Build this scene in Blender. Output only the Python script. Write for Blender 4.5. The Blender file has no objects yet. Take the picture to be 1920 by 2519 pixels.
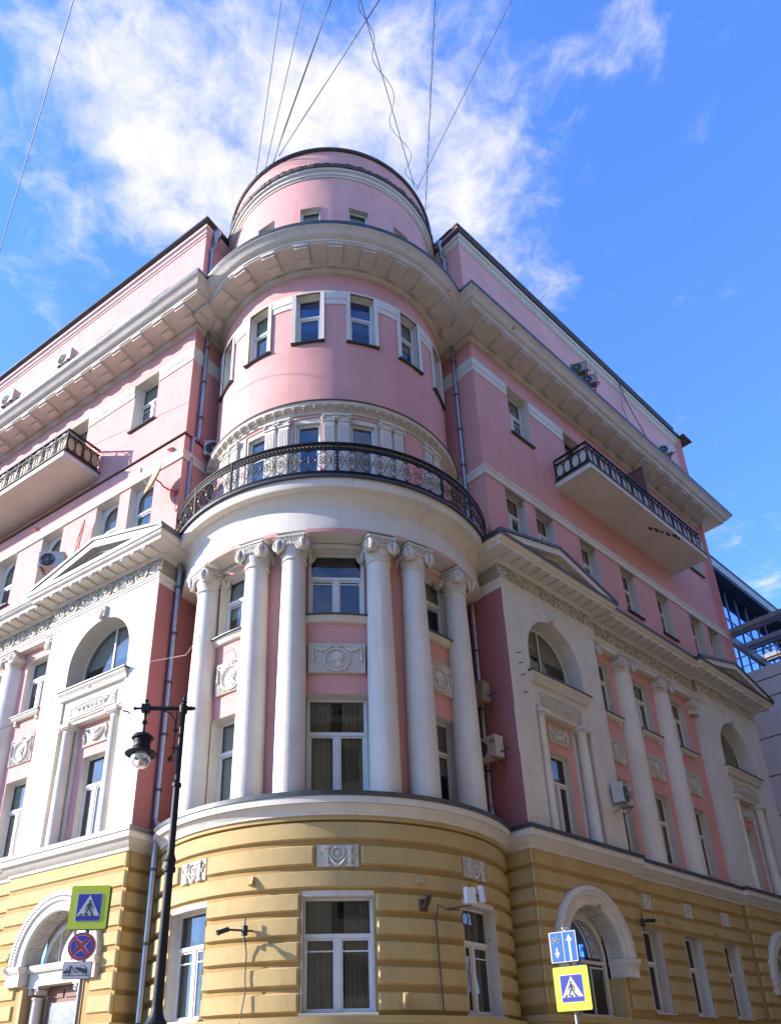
import bpy, bmesh, math, random
from math import sin, cos, pi, radians, degrees, sqrt, asin, acos, hypot, atan2
from mathutils import Vector, Matrix
random.seed(7)
scene = bpy.context.scene
ZO = 1.65                      # eye height; facade heights below are measured from the eye

# ---------------------------------------------------------------- camera
F_, PX, PY = 1960.8, 902.9, 1700.9
PIT, YAW, ROL = .45886, .04818, -.02452
cp, sp, cy_, sy_ = cos(PIT), sin(PIT), cos(YAW), sin(YAW)
fw = Vector((sy_*cp, cy_*cp, sp)); rt0 = Vector((cy_, -sy_, 0)); up0 = rt0.cross(fw)
rt = rt0*cos(ROL)+up0*sin(ROL); upv = -rt0*sin(ROL)+up0*cos(ROL)
cd = bpy.data.cameras.new('camera'); cam = bpy.data.objects.new('camera', cd)
scene.collection.objects.link(cam)
cam.matrix_world = Matrix(((rt.x, upv.x, -fw.x, 0), (rt.y, upv.y, -fw.y, -20), (rt.z, upv.z, -fw.z, ZO), (0, 0, 0, 1)))
cd.sensor_fit = 'HORIZONTAL'; cd.sensor_width = 36; cd.lens = F_/1920*36
cd.shift_x = (960-PX)/1920; cd.shift_y = (PY-1259.5)/1920
cd.clip_start = .1; cd.clip_end = 3000
scene.camera = cam
scene.render.resolution_x = 780; scene.render.resolution_y = 1024

# ---------------------------------------------------------------- light, sky, exposure
SUNV = Vector((-.921, -.015, .385)).normalized()
sl = bpy.data.lights.new('sun', 'SUN'); sl.energy = 3.5; sl.angle = radians(.5); sl.color = (1, .93, .84)
sun = bpy.data.objects.new('sun', sl); scene.collection.objects.link(sun)
sun.rotation_euler = SUNV.to_track_quat('Z', 'Y').to_euler()
cy = scene.cycles; cy.max_bounces = 6; cy.diffuse_bounces = 3; cy.glossy_bounces = 3; cy.transmission_bounces = 3; cy.transparent_max_bounces = 8
cy.caustics_reflective = False; cy.caustics_refractive = False
scene.view_settings.view_transform = 'Standard'; scene.view_settings.look = 'None'
scene.view_settings.exposure = 1.66; scene.view_settings.gamma = 1
scene.view_settings.use_curve_mapping = False
world = bpy.data.worlds.new('World'); scene.world = world; world.use_nodes = True
wn, wl = world.node_tree.nodes, world.node_tree.links
wn.clear()
wo = wn.new('ShaderNodeOutputWorld'); bg = wn.new('ShaderNodeBackground')
sky = wn.new('ShaderNodeTexSky'); sky.sky_type = 'NISHITA'; sky.sun_disc = False
sky.sun_elevation = asin(SUNV.z); sky.sun_rotation = atan2(SUNV.x, SUNV.y)
sky.air_density = 1.0; sky.dust_density = .3; sky.ozone_density = 2.0
bg.inputs['Strength'].default_value = .100
def wmath(op, a, b=None, c=None):
    n = wn.new('ShaderNodeMath'); n.operation = op
    for i, v in enumerate((a, b, c)):
        if v is None: continue
        if isinstance(v, (int, float)): n.inputs[i].default_value = v
        else: wl.new(v, n.inputs[i])
    return n.outputs[0]
tc = wn.new('ShaderNodeTexCoord'); sep = wn.new('ShaderNodeSeparateXYZ'); wl.new(tc.outputs['Generated'], sep.inputs[0])
zc = wmath('MAXIMUM', sep.outputs['Z'], .03)
gx = wmath('DIVIDE', sep.outputs['X'], zc); gy = wmath('DIVIDE', sep.outputs['Y'], zc)
gv = wn.new('ShaderNodeCombineXYZ'); wl.new(gx, gv.inputs[0]); wl.new(gy, gv.inputs[1])
wn1 = wn.new('ShaderNodeTexNoise'); wl.new(gv.outputs[0], wn1.inputs['Vector']); wn1.inputs['Scale'].default_value = 9; wn1.inputs['Detail'].default_value = 3
wsub = wn.new('ShaderNodeVectorMath'); wsub.operation = 'SUBTRACT'; wl.new(wn1.outputs['Color'], wsub.inputs[0]); wsub.inputs[1].default_value = (.5, .5, .5)
wsc = wn.new('ShaderNodeVectorMath'); wsc.operation = 'SCALE'; wl.new(wsub.outputs[0], wsc.inputs[0]); wsc.inputs['Scale'].default_value = .09
wadd = wn.new('ShaderNodeVectorMath'); wadd.operation = 'ADD'; wl.new(gv.outputs[0], wadd.inputs[0]); wl.new(wsc.outputs[0], wadd.inputs[1])
CLOUDS = [(-0.156, 0.473, 0.075, 0.5), (-0.228, 0.576, 0.049, 0.85), (-0.152, 0.623, 0.057, 0.8), (-0.079, 0.507, 0.053, 0.55), (-0.006, 0.529, 0.059, 0.65), (0.08, 0.532, 0.055, 0.65), (0.16, 0.561, 0.053, 0.6), (0.208, 0.645, 0.055, 0.65), (0.269, 0.73, 0.049, 0.5), (0.312, 0.456, 0.034, 0.6), (0.256, 0.498, 0.041, 0.5), (-0.277, 0.481, 0.055, 0.55), (-0.319, 0.444, 0.036, 0.45), (-0.006, 0.452, 0.057, 0.5), (0.094, 0.458, 0.05, 0.45), (-0.199, 0.66, 0.044, 0.55), (0.369, 0.472, 0.022, 0.45), (0.98, 1.447, 0.067, 0.5), (0.807, 1.298, 0.047, 0.35), (-0.375, 0.549, 0.038, 0.32), (-0.064, 0.599, 0.05, 0.5), (0.141, 0.634, 0.054, 0.5), (-0.222, 0.438, 0.048, 0.45), (0.315, 0.758, 0.032, 0.35), (-0.381, 0.716, 0.107, 0.28), (-0.368, 0.606, 0.067, 0.18), (0.171, 0.439, 0.036, 0.35), (-0.288, 0.714, 0.071, 0.2)]
acc = None
for (bx, by, r, w) in CLOUDS:
    d = wn.new('ShaderNodeVectorMath'); d.operation = 'DISTANCE'; wl.new(wadd.outputs[0], d.inputs[0]); d.inputs[1].default_value = (bx, by, 0)
    q = wmath('DIVIDE', d.outputs['Value'], r*1.32); q = wmath('MULTIPLY', q, q); q = wmath('MULTIPLY', q, -1); q = wmath('EXPONENT', q); q = wmath('MULTIPLY', q, w)
    acc = q if acc is None else wmath('ADD', acc, q)
wn2 = wn.new('ShaderNodeTexNoise'); wl.new(wadd.outputs[0], wn2.inputs['Vector']); wn2.inputs['Scale'].default_value = 13; wn2.inputs['Detail'].default_value = 7; wn2.inputs['Roughness'].default_value = .64
wn3 = wn.new('ShaderNodeTexNoise'); wl.new(gv.outputs[0], wn3.inputs['Vector']); wn3.inputs['Scale'].default_value = 2.6; wn3.inputs['Detail'].default_value = 2
far = wn.new('ShaderNodeVectorMath'); far.operation = 'DISTANCE'; wl.new(gv.outputs[0], far.inputs[0]); far.inputs[1].default_value = (.0, .62, 0)
away = wn.new('ShaderNodeMapRange'); wl.new(far.outputs['Value'], away.inputs['Value']); away.inputs['From Min'].default_value = 1.0; away.inputs['From Max'].default_value = 1.7
acc = wmath('ADD', acc, wmath('MULTIPLY', away.outputs[0], wmath('MULTIPLY', wn3.outputs['Fac'], .95)))
fine = wmath('SUBTRACT', wn2.outputs['Fac'], .5)
dens = wmath('ADD', wmath('MULTIPLY', fine, 2.3), wmath('SUBTRACT', wmath('MINIMUM', acc, 1.25), .43))
mr = wn.new('ShaderNodeMapRange'); mr.interpolation_type = 'SMOOTHSTEP'; wl.new(dens, mr.inputs['Value'])
mr.inputs['From Min'].default_value = -.22; mr.inputs['From Max'].default_value = 1.15; mr.inputs['To Max'].default_value = .95
tint = wn.new('ShaderNodeMix'); tint.data_type = 'RGBA'; tint.blend_type = 'MULTIPLY'; tint.inputs['Factor'].default_value = 1
wl.new(sky.outputs[0], tint.inputs['A']); tint.inputs['B'].default_value = (.68, 1.06, 1.80, 1)
cmix = wn.new('ShaderNodeMix'); cmix.data_type = 'RGBA'; wl.new(mr.outputs[0], cmix.inputs['Factor'])
wl.new(tint.outputs['Result'], cmix.inputs['A']); cmix.inputs['B'].default_value = (3.55, 3.42, 3.36, 1)
wl.new(cmix.outputs['Result'], bg.inputs['Color']); wl.new(bg.outputs[0], wo.inputs[0])

# ---------------------------------------------------------------- helpers
def thing(name, loc, label, cat, group=None):
    o = bpy.data.objects.new(name, None); scene.collection.objects.link(o)
    o.location = loc; o.empty_display_size = .3
    o['label'] = label; o['category'] = cat
    if group: o['group'] = group
    return o
def tag(o, label, cat, group=None):
    o['label'] = label; o['category'] = cat
    if group: o['group'] = group
    return o
class Flat:
    curved = False
    def __init__(s, A, d, n):
        s.A, s.d, s.n = Vector(A), Vector(d), Vector(n)
    def pt(s, u, z, o):
        q = s.A+s.d*u+s.n*o
        return Vector((q.x, q.y, z+ZO))
    def mat(s, u, z, o):
        q = s.A+s.d*u+s.n*o; Y = -s.n; X = Vector((Y.y, -Y.x))
        return Matrix(((X.x, Y.x, 0, q.x), (X.y, Y.y, 0, q.y), (0, 0, 1, z+ZO), (0, 0, 0, 1)))
class Cyl:
    curved = True
    def pt(s, u, z, o):
        a = radians(u); return Vector((o*sin(a), -o*cos(a), z+ZO))
    def mat(s, u, z, o):
        a = radians(u)
        return Matrix(((cos(a), -sin(a), 0, o*sin(a)), (sin(a), cos(a), 0, -o*cos(a)), (0, 0, 1, z+ZO), (0, 0, 0, 1)))
class Loc:
    curved = False
    def pt(s, u, z, o): return Vector((u, -o, z))
aL, aR = radians(36.4), radians(40.0)
FL = Flat((-4.42, -1.66), (-cos(aL), sin(aL)), (-sin(aL), -cos(aL)))
FR = Flat((4.62, -1.41), (cos(aR), sin(aR)), (sin(aR), -cos(aR)))
T = Cyl(); LO = Loc()
class Ret:      # return wall frame of a wing: u runs back from the corner, o is outward (towards the tower)
    curved = False
    def __init__(s, F, s0): s.F, s.s0 = F, s0
    def pt(s, u, z, o): return s.F.pt(s.s0-o, z, -u)
    def mat(s, u, z, o):
        q = s.F.pt(s.s0-o, z, -u); nn = -s.F.d; Y = -nn; X = Vector((Y.y, -Y.x))
        return Matrix(((X.x, Y.x, 0, q.x), (X.y, Y.y, 0, q.y), (0, 0, 1, q.z), (0, 0, 0, 1)))
class MB:
    def __init__(s): s.v, s.f, s.m = [], [], []
    def face(s, pts, m=0):
        i = len(s.v); s.v += [Vector(p) for p in pts]; s.f.append(tuple(range(i, i+len(pts)))); s.m.append(m)
    def grid(s, rows, m=0, close=False):      # rows of equal length point lists
        i0 = len(s.v); n = len(rows[0])
        for r in rows: s.v += [Vector(p) for p in r]
        for a in range(len(rows)-1):
            for b in range(n-1 if not close else n):
                c = (b+1) % n
                s.f.append((i0+a*n+b, i0+a*n+c, i0+(a+1)*n+c, i0+(a+1)*n+b)); s.m.append(m)
    def us(s, F, u0, u1, step=3.0):
        if not F.curved: return [u0, u1]
        k = max(1, int(math.ceil(abs(u1-u0)/step-1e-6)))
        return [u0+(u1-u0)*i/k for i in range(k+1)]
    def box(s, F, u0, u1, z0, z1, o0, o1, m=0):
        s.prof(F, u0, u1, [(o0, z0), (o1, z0), (o1, z1), (o0, z1)], m)
    def prof(s, F, u0, u1, prof, m=0, caps=True, closed=True):
        us = s.us(F, u0, u1, 2.0); n = len(prof)
        s.grid([[F.pt(u, z, o) for (o, z) in prof] for u in us], m, closed)
        if caps:
            for u in (us[0], us[-1]): s.face([F.pt(u, z, o) for (o, z) in prof], m)
    def block(s, F, u0, u1, z0, z1, o0, o1, c=.035, m=0, e=True):   # chamfered block with a small lower fillet
        cu = (degrees(c/o1) if F.curved else c) if e else 0
        sg = 1 if u1 > u0 else -1
        us = [u0]+s.us(F, u0+sg*cu, u1-sg*cu)+[u1] if e else s.us(F, u0, u1)
        def ring(u, end):
            if end: return [F.pt(u, z0+.0, o0), F.pt(u, z0+c*.6, o0+(o1-o0)*.35), F.pt(u, z0+c, o0+(o1-o0)*.4), F.pt(u, z1-c, o0+(o1-o0)*.4), F.pt(u, z1, o0)]
            return [F.pt(u, z0, o0), F.pt(u, z0+c*.45, o0+(o1-o0)*.45), F.pt(u, z0+c, o1), F.pt(u, z1-c, o1), F.pt(u, z1, o0)]
        s.grid([ring(u, e and k in (0, len(us)-1)) for k, u in enumerate(us)], m)
        for u in (us[0], us[-1]): s.face(ring(u, e), m)
    def sheet(s, F, u0, u1, z0, z1, o, m=0):
        us = s.us(F, u0, u1, 1.25); s.grid([[F.pt(u, z0, o), F.pt(u, z1, o)] for u in us], m)
    def wall(s, F, u0, u1, z0, z1, o, ops=(), m=0):    # ops: (ua,ub,za,zb,arch)
        U = sorted({u0, u1, *[a[0] for a in ops], *[a[1] for a in ops]}); U = [u for u in U if u0-1e-6 <= u <= u1+1e-6]
        for a, b in zip(U[:-1], U[1:]):
            mid = (a+b)/2
            zz = sorted([(q[2], q[3], q) for q in ops if q[0] < mid < q[1]], key=lambda t: t[0]); z = z0
            for za, zb, q in zz:
                if za > z: s.sheet(F, a, b, z, za, o, m)
                if q[4]:
                    c = (q[0]+q[1])/2; r = (q[1]-q[0])/2; N = 24
                    pp = [(c-r*cos(pi*i/N), zb-q[4]+q[4]*sin(pi*i/N)) for i in range(N+1)]
                    pp = [p for p in pp if a-1e-6 <= p[0] <= b+1e-6]
                    s.grid([[F.pt(p[0], p[1], o), F.pt(p[0], zb, o)] for p in pp], m)
                z = max(z, zb)
            if z < z1: s.sheet(F, a, b, z, z1, o, m)
    def prism(s, F, poly, o0, o1, m=0):
        s.grid([[F.pt(u, z, o) for (u, z) in poly] for o in (o0, o1)], m, True)
        s.face([F.pt(u, z, o1) for (u, z) in poly], m); s.face([F.pt(u, z, o0) for (u, z) in poly], m)
    def tube(s, pts, r, n=6, m=0, closed=False, caps=True):
        pts = [Vector(p) for p in pts]; N = len(pts); rows = []; prev = None
        rr = r if isinstance(r, (list, tuple)) else [r]*N
        for i, p in enumerate(pts):
            if closed: t = pts[(i+1) % N]-pts[i-1]
            else: t = pts[min(i+1, N-1)]-pts[max(i-1, 0)]
            if t.length < 1e-9: t = Vector((0, 0, 1))
            t.normalize()
            if prev is None:
                a = Vector((0, 0, 1)) if abs(t.z) < .9 else Vector((1, 0, 0)); x = t.cross(a).normalized()
            else:
                x = prev-t*prev.dot(t)
                x = x.normalized() if x.length > 1e-6 else t.cross(Vector((0, 0, 1))).normalized()
            prev = x; y = t.cross(x)
            rows.append([p+x*rr[i]*cos(2*pi*k/n)+y*rr[i]*sin(2*pi*k/n) for k in range(n)])
        if closed: rows.append(rows[0])
        s.grid(rows, m, True)
        if caps and not closed: s.face(rows[0], m); s.face(rows[-1], m)
    def lathe(s, c, prof, n=24, m=0, axis='z', a0=0, a1=2*pi):   # prof (r, h)
        c = Vector(c); full = abs(a1-a0-2*pi) < 1e-6; K = n if full else n+1; rows = []
        for (r, h) in prof:
            row = []
            for k in range(K):
                a = a0+(a1-a0)*k/n
                if axis == 'z': q = Vector((r*cos(a), r*sin(a), h))
                elif axis == 'y': q = Vector((r*cos(a), h, r*sin(a)))
                else: q = Vector((h, r*cos(a), r*sin(a)))
                row.append(c+q)
            rows.append(row)
        s.grid(rows, m, full)
    def ball(s, c, r, n=8, m=0, sc=(1, 1, 1)):
        c = Vector(c); rows = []
        for i in range(n//2+1):
            a = pi*i/(n//2); rows.append([c+Vector((r*sc[0]*sin(a)*cos(2*pi*k/n), r*sc[1]*sin(a)*sin(2*pi*k/n), r*sc[2]*cos(a))) for k in range(n)])
        s.grid(rows, m, True)
    def path(s, F, pl, prof, m=0):        # sweep (out,z) profile along a plan polyline of (s,off) with mitres
        P = [Vector(p) for p in pl]; N = len(P); nm = []
        for a, b in zip(P[:-1], P[1:]):
            t = (b-a).normalized(); nm.append(Vector((t.y, -t.x)))
        rows = []
        for i in range(N):
            if i == 0: mv = nm[0]
            elif i == N-1: mv = nm[-1]
            else:
                q = nm[i-1]+nm[i]; mv = q/(1+nm[i-1].dot(nm[i]))
            rows.append([F.pt(P[i].x+mv.x*o, z, P[i].y+mv.y*o) for (o, z) in prof])
        for a, b in zip(rows[:-1], rows[1:]): s.grid([a, b], m)
        s.face(rows[0], m); s.face(rows[-1], m)
    def build(s, name, mats, parent=None, mtx=None, sharp=35, inv=None):
        me = bpy.data.meshes.new(name)
        v = s.v
        if inv is not None: v = [p-inv for p in v]
        me.from_pydata([tuple(p) for p in v], [], s.f)
        if not isinstance(mats, (list, tuple)): mats = [mats]
        for q in mats: me.materials.append(q)
        if len(mats) > 1: me.polygons.foreach_set('material_index', s.m)
        me.polygons.foreach_set('use_smooth', [True]*len(me.polygons))
        me.set_sharp_from_angle(angle=radians(sharp))
        me.update()
        o = bpy.data.objects.new(name, me); scene.collection.objects.link(o)
        if parent: o.parent = parent
        if mtx is not None: o.matrix_basis = mtx
        return o
def dup(o, mtx=None, parent=None):
    c = o.copy(); scene.collection.objects.link(c)
    if parent is not None: c.parent = parent
    if mtx is not None: c.matrix_basis = mtx
    for ch in [q for q in o.children]:
        dup(ch, None, c)
    return c
class Proto:     # first call places the prototype itself, later calls copy it
    def __init__(s, o): s.o, s.used = o, False
    def __call__(s, mtx, parent=None):
        if not s.used:
            s.used = True; s.o.matrix_basis = mtx
            if parent is not None: s.o.parent = parent
            return s.o
        return dup(s.o, mtx, parent)

# ---------------------------------------------------------------- materials
def mat(name, col, rough=.8, var=.12, scale=1.2, bump=.0, bscale=40, metal=0, spec=.5, streak=0., dirt=(.25, .18, .12), chip=0.):
    m = bpy.data.materials.new(name); m.use_nodes = True; N, Lk = m.node_tree.nodes, m.node_tree.links
    b = N['Principled BSDF']; b.inputs['Roughness'].default_value = rough; b.inputs['Metallic'].default_value = metal
    b.inputs['Specular IOR Level'].default_value = spec
    g = N.new('ShaderNodeNewGeometry')
    base = None
    n1 = N.new('ShaderNodeTexNoise'); Lk.new(g.outputs['Position'], n1.inputs['Vector']); n1.inputs['Scale'].default_value = scale; n1.inputs['Detail'].default_value = 4; n1.inputs['Roughness'].default_value = .65
    cr = N.new('ShaderNodeMapRange'); Lk.new(n1.outputs['Fac'], cr.inputs['Value']); cr.inputs['From Min'].default_value = .3; cr.inputs['From Max'].default_value = .7
    cr.inputs['To Min'].default_value = 1-var; cr.inputs['To Max'].default_value = 1+var*.6
    mx = N.new('ShaderNodeMix'); mx.data_type = 'RGBA'; mx.blend_type = 'MULTIPLY'; mx.inputs['Factor'].default_value = 1
    mx.inputs['A'].default_value = (*col, 1); Lk.new(cr.outputs[0], mx.inputs['B']); out = mx.outputs['Result']
    if streak > 0:
        mp = N.new('ShaderNodeMapping'); Lk.new(g.outputs['Position'], mp.inputs['Vector']); mp.inputs['Scale'].default_value = (3.2, 3.2, .35)
        n2 = N.new('ShaderNodeTexNoise'); Lk.new(mp.outputs[0], n2.inputs['Vector']); n2.inputs['Scale'].default_value = 1.0; n2.inputs['Detail'].default_value = 5; n2.inputs['Roughness'].default_value = .7
        r2 = N.new('ShaderNodeMapRange'); Lk.new(n2.outputs['Fac'], r2.inputs['Value']); r2.inputs['From Min'].default_value = .52; r2.inputs['From Max'].default_value = .78; r2.inputs['To Max'].default_value = streak
        m2 = N.new('ShaderNodeMix'); m2.data_type = 'RGBA'; Lk.new(r2.outputs[0], m2.inputs['Factor']); Lk.new(out, m2.inputs['A']); m2.inputs['B'].default_value = (col[0]*dirt[0]*2, col[1]*dirt[1]*2.4, col[2]*dirt[2]*3, 1); out = m2.outputs['Result']
    if chip > 0:
        n3 = N.new('ShaderNodeTexNoise'); Lk.new(g.outputs['Position'], n3.inputs['Vector']); n3.inputs['Scale'].default_value = 2.3; n3.inputs['Detail'].default_value = 5; n3.inputs['Roughness'].default_value = .7
        r3 = N.new('ShaderNodeMapRange'); Lk.new(n3.outputs['Fac'], r3.inputs['Value']); r3.inputs['From Min'].default_value = 1-chip; r3.inputs['From Max'].default_value = 1-chip+.012
        m3 = N.new('ShaderNodeMix'); m3.data_type = 'RGBA'; Lk.new(r3.outputs[0], m3.inputs['Factor']); Lk.new(out, m3.inputs['A']); m3.inputs['B'].default_value = (.22, .09, .055, 1); out = m3.outputs['Result']
    Lk.new(out, b.inputs['Base Color'])
    if bump > 0:
        n4 = N.new('ShaderNodeTexNoise'); Lk.new(g.outputs['Position'], n4.inputs['Vector']); n4.inputs['Scale'].default_value = bscale; n4.inputs['Detail'].default_value = 2
        n5 = N.new('ShaderNodeTexNoise'); Lk.new(g.outputs['Position'], n5.inputs['Vector']); n5.inputs['Scale'].default_value = 1.7; n5.inputs['Detail'].default_value = 3
        ad = N.new('ShaderNodeMath'); ad.operation = 'MULTIPLY_ADD'; Lk.new(n5.outputs['Fac'], ad.inputs[0]); ad.inputs[1].default_value = 3.0; Lk.new(n4.outputs['Fac'], ad.inputs[2])
        bp = N.new('ShaderNodeBump'); bp.inputs['Strength'].default_value = bump; bp.inputs['Distance'].default_value = .02; Lk.new(ad.outputs[0], bp.inputs['Height']); Lk.new(bp.outputs[0], b.inputs['Normal'])
    return m
M_PINK = mat('pink stucco', (.64, .305, .268), .85, .10, .8, .3, 55, streak=.22)
M_PINKSH = mat('shaded pink stucco', (.37, .15, .145), .85, .07, .8, .25, 55, streak=.10)  # pink darkened so the colour carries the shade of the return walls
M_WHITE = mat('white stucco', (.66, .60, .52), .85, .10, .9, .3, 50, streak=.30)
M_FRG = mat('darker cream ground of the ornament', (.40, .33, .255), .9, .2, 5, .3, 40, streak=.3)  # ground coloured darker than the ornament so its relief reads
M_FRG2 = mat('cream ground of the relief', (.52, .45, .37), .9, .15, 5, .3, 40, streak=.2)
M_CREAM = mat('cream cornice stucco', (.60, .545, .475), .85, .09, 1.4, .3, 40, streak=.28, chip=.325)
M_ORN = mat('white plaster ornament', (.60, .55, .48), .8, .12, 6, .2, 60, streak=.15)
M_YEL = mat('ochre stucco', (.47, .33, .138), .85, .12, 1.0, .3, 50, streak=.26)
M_PALE = mat('pale pink moulding', (.62, .42, .39), .85, .1, 1, .2, 50, streak=.2)
M_YELG = mat('ochre stucco of the joints', (.36, .225, .07), .85, .08, 1.0, .2, 50, streak=.2)
M_FLASH = mat('dark metal flashing', (.07, .075, .075), .45, .3, 2.5, .15, 12, metal=.4)
M_FLASHL = mat('grey metal flashing', (.16, .165, .17), .45, .3, 2.5, .15, 12, metal=.4)
M_RUST = mat('worn brown metal strip', (.07, .045, .035), .7, .4, 3, .4, 12)
M_PIPE = mat('galvanised pipe', (.34, .355, .38), .38, .15, 4, .1, 20, metal=.75)
M_IRON = mat('black wrought iron', (.012, .012, .013), .55, .2, 6, 0, spec=.25)
M_GOLD = mat('gilded iron', (.30, .20, .08), .5, .5, 14, .2, 60, metal=.4)
M_FRAME = mat('white window frame', (.66, .64, .61), .45, .05, 3, 0)
M_FRAMEB = mat('brown wood', (.16, .06, .035), .6, .2, 5, .2, 40)
M_DARK = mat('room interior', (.035, .034, .03), .9, .3, 2, 0)
M_CURT = mat('grey green blind', (.74, .71, .58), .9, .12, 1.5, 0)
M_CURTW = mat('pale curtain', (.60, .54, .43), .9, .2, 3, .4, 18)
M_BLIND = mat('white blind', (.80, .79, .76), .8, .05, 2, .1, 6)
M_BLUE = mat('blue blind', (.02, .20, .70), .8, .15, 2, .3, 6)
M_AC = mat('air conditioner casing', (.48, .46, .41), .45, .08, 4, 0)
M_ACD = mat('air conditioner grille', (.02, .02, .02), .6, .2, 8, 0)
M_RUSTY = mat('rusty steel', (.22, .09, .035), .85, .4, 9, .3, 40)
M_TAN = mat('tan balcony sheet', (.50, .38, .24), .7, .12, 3, .1)
M_ACS = mat('sooty air conditioner casing', (.25, .22, .165), .6, .3, 5, .1)
M_OPY = mat('yellow opposite wall', (.46, .38, .22), .85, .08, 1, .1)
M_GREYST = mat('grey stone cladding', (.38, .375, .38), .7, .08, 1.2, .1)
M_GREYM = mat('grey painted steel', (.15, .15, .16), .5, .1, 3, 0)
M_ASPH = mat('asphalt', (.05, .05, .052), .9, .2, 3, .5, 80)
M_PAVE = mat('pale granite paving', (.37, .325, .27), .85, .15, 2, .3, 30)  # paled so the unseen ground throws more warm light upward
M_SIGNY = mat('fluorescent yellow sign sheet', (.40, .50, .0), .45, .03, 3, 0)
M_SIGNB = mat('blue sign sheet', (.008, .012, .24), .4, .03, 3, 0)
M_SIGNLB = mat('light blue sign sheet', (.0, .075, .26), .4, .03, 3, 0)
M_SIGNW = mat('white sign sheet', (.42, .40, .39), .4, .03, 3, 0)
M_SIGNR = mat('red sign sheet', (.32, .006, .01), .4, .03, 3, 0)
M_BLACK = mat('black sign print', (.012, .012, .014), .5, .05, 3, 0)
M_POST = mat('grey sign post', (.28, .28, .30), .5, .1, 6, 0, metal=.5)
M_WIRE = mat('black cable', (.03, .03, .035), .6, .1, 3, 0)
M_DISH = mat('rust stained dish', (.42, .25, .12), .7, .3, 8, 0)
M_RED = mat('red painted steel', (.45, .06, .03), .6, .2, 8, 0)
M_PLAST = mat('white plastic', (.62, .63, .64), .4, .05, 5, 0)
M_OPP = mat('ochre added wall', (.18, .145, .10), .85, .08, 1, .1)
def glassmat(name, tint=(.02, .022, .02), ior=1.9, dens=.12, rough=.02):
    m = bpy.data.materials.new(name); m.use_nodes = True; N, Lk = m.node_tree.nodes, m.node_tree.links
    N.remove(N['Principled BSDF']); out = N['Material Output']
    tr = N.new('ShaderNodeBsdfTransparent'); tr.inputs[0].default_value = (.95, .96, .93, 1)
    df = N.new('ShaderNodeBsdfDiffuse'); df.inputs[0].default_value = (*tint, 1)
    m1 = N.new('ShaderNodeMixShader'); m1.inputs[0].default_value = dens; Lk.new(tr.outputs[0], m1.inputs[1]); Lk.new(df.outputs[0], m1.inputs[2])
    gl = N.new('ShaderNodeBsdfGlossy'); gl.inputs['Roughness'].default_value = rough; gl.inputs[0].default_value = (.95, .97, 1, 1)
    fr = N.new('ShaderNodeFresnel'); fr.inputs[0].default_value = ior
    g = N.new('ShaderNodeNewGeometry'); nz = N.new('ShaderNodeTexNoise'); Lk.new(g.outputs['Position'], nz.inputs['Vector']); nz.inputs['Scale'].default_value = .9; nz.inputs['Detail'].default_value = 1
    bp = N.new('ShaderNodeBump'); bp.inputs['Strength'].default_value = .25; bp.inputs['Distance'].default_value = .02; Lk.new(nz.outputs['Fac'], bp.inputs['Height']); Lk.new(bp.outputs[0], gl.inputs['Normal'])
    mx = N.new('ShaderNodeMixShader'); Lk.new(fr.outputs[0], mx.inputs[0]); Lk.new(m1.outputs[0], mx.inputs[1]); Lk.new(gl.outputs[0], mx.inputs[2])
    Lk.new(mx.outputs[0], out.inputs['Surface']); return m
M_GLASS = glassmat('window glass')
M_GLASSB = mat('blue mirror glass', (.14, .42, 1.0), .06, .15, .4, 0, metal=1)
M_GLOBE = glassmat('clear lamp globe', (.5, .5, .48), 1.5, .12)
# ---------------------------------------------------------------- ground
def ground():
    b = MB(); b.face([(-900, -900, -.12), (900, -900, -.12), (900, 900, -.12), (-900, 900, -.12)]); o = b.build('ground', M_ASPH); o['kind'] = 'structure'
    b = MB()
    for F, e, s0 in ((FL, 16, -1.6), (FR, 17, -1.6)):
        b.box(F, s0, e, -ZO-.115, -ZO, -1, 2.6)
    o = b.build('pavement', M_PAVE); o['kind'] = 'structure'
    b = MB(); b.prof(T, -110, 110, [(3, -ZO-.115), (26, -ZO-.115), (26, -ZO-.004), (3, -ZO-.004)]); o = b.build('bounce_paving', M_PAVE); o['kind'] = 'structure'  # unseen paving, widened to bounce warm sunlight up onto the facade
ground()
BLD = thing('corner_building', (0, 0, 0), 'pink and white corner building with round tower, columns, balconies and a rusticated ochre ground floor', 'building')
def part(b, name, m, mtx=None, parent=None, sharp=35): return b.build(name, m, parent or BLD, mtx, sharp)
def arc(cx, cz, r, a0, a1, n, y=0, rz=None):
    rz = rz or r
    return [Vector((cx+r*cos(radians(a0+(a1-a0)*i/n)), y, cz+rz*sin(radians(a0+(a1-a0)*i/n)))) for i in range(n+1)]
def spiral(cx, cz, r, a0, turns, n=22, y=0, sgn=1, r1=.12):
    return [Vector((cx+r*(1-(1-r1)*i/n)*cos(a0+sgn*2*pi*turns*i/n), y, cz+r*(1-(1-r1)*i/n)*sin(a0+sgn*2*pi*turns*i/n))) for i in range(n+1)]
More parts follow.
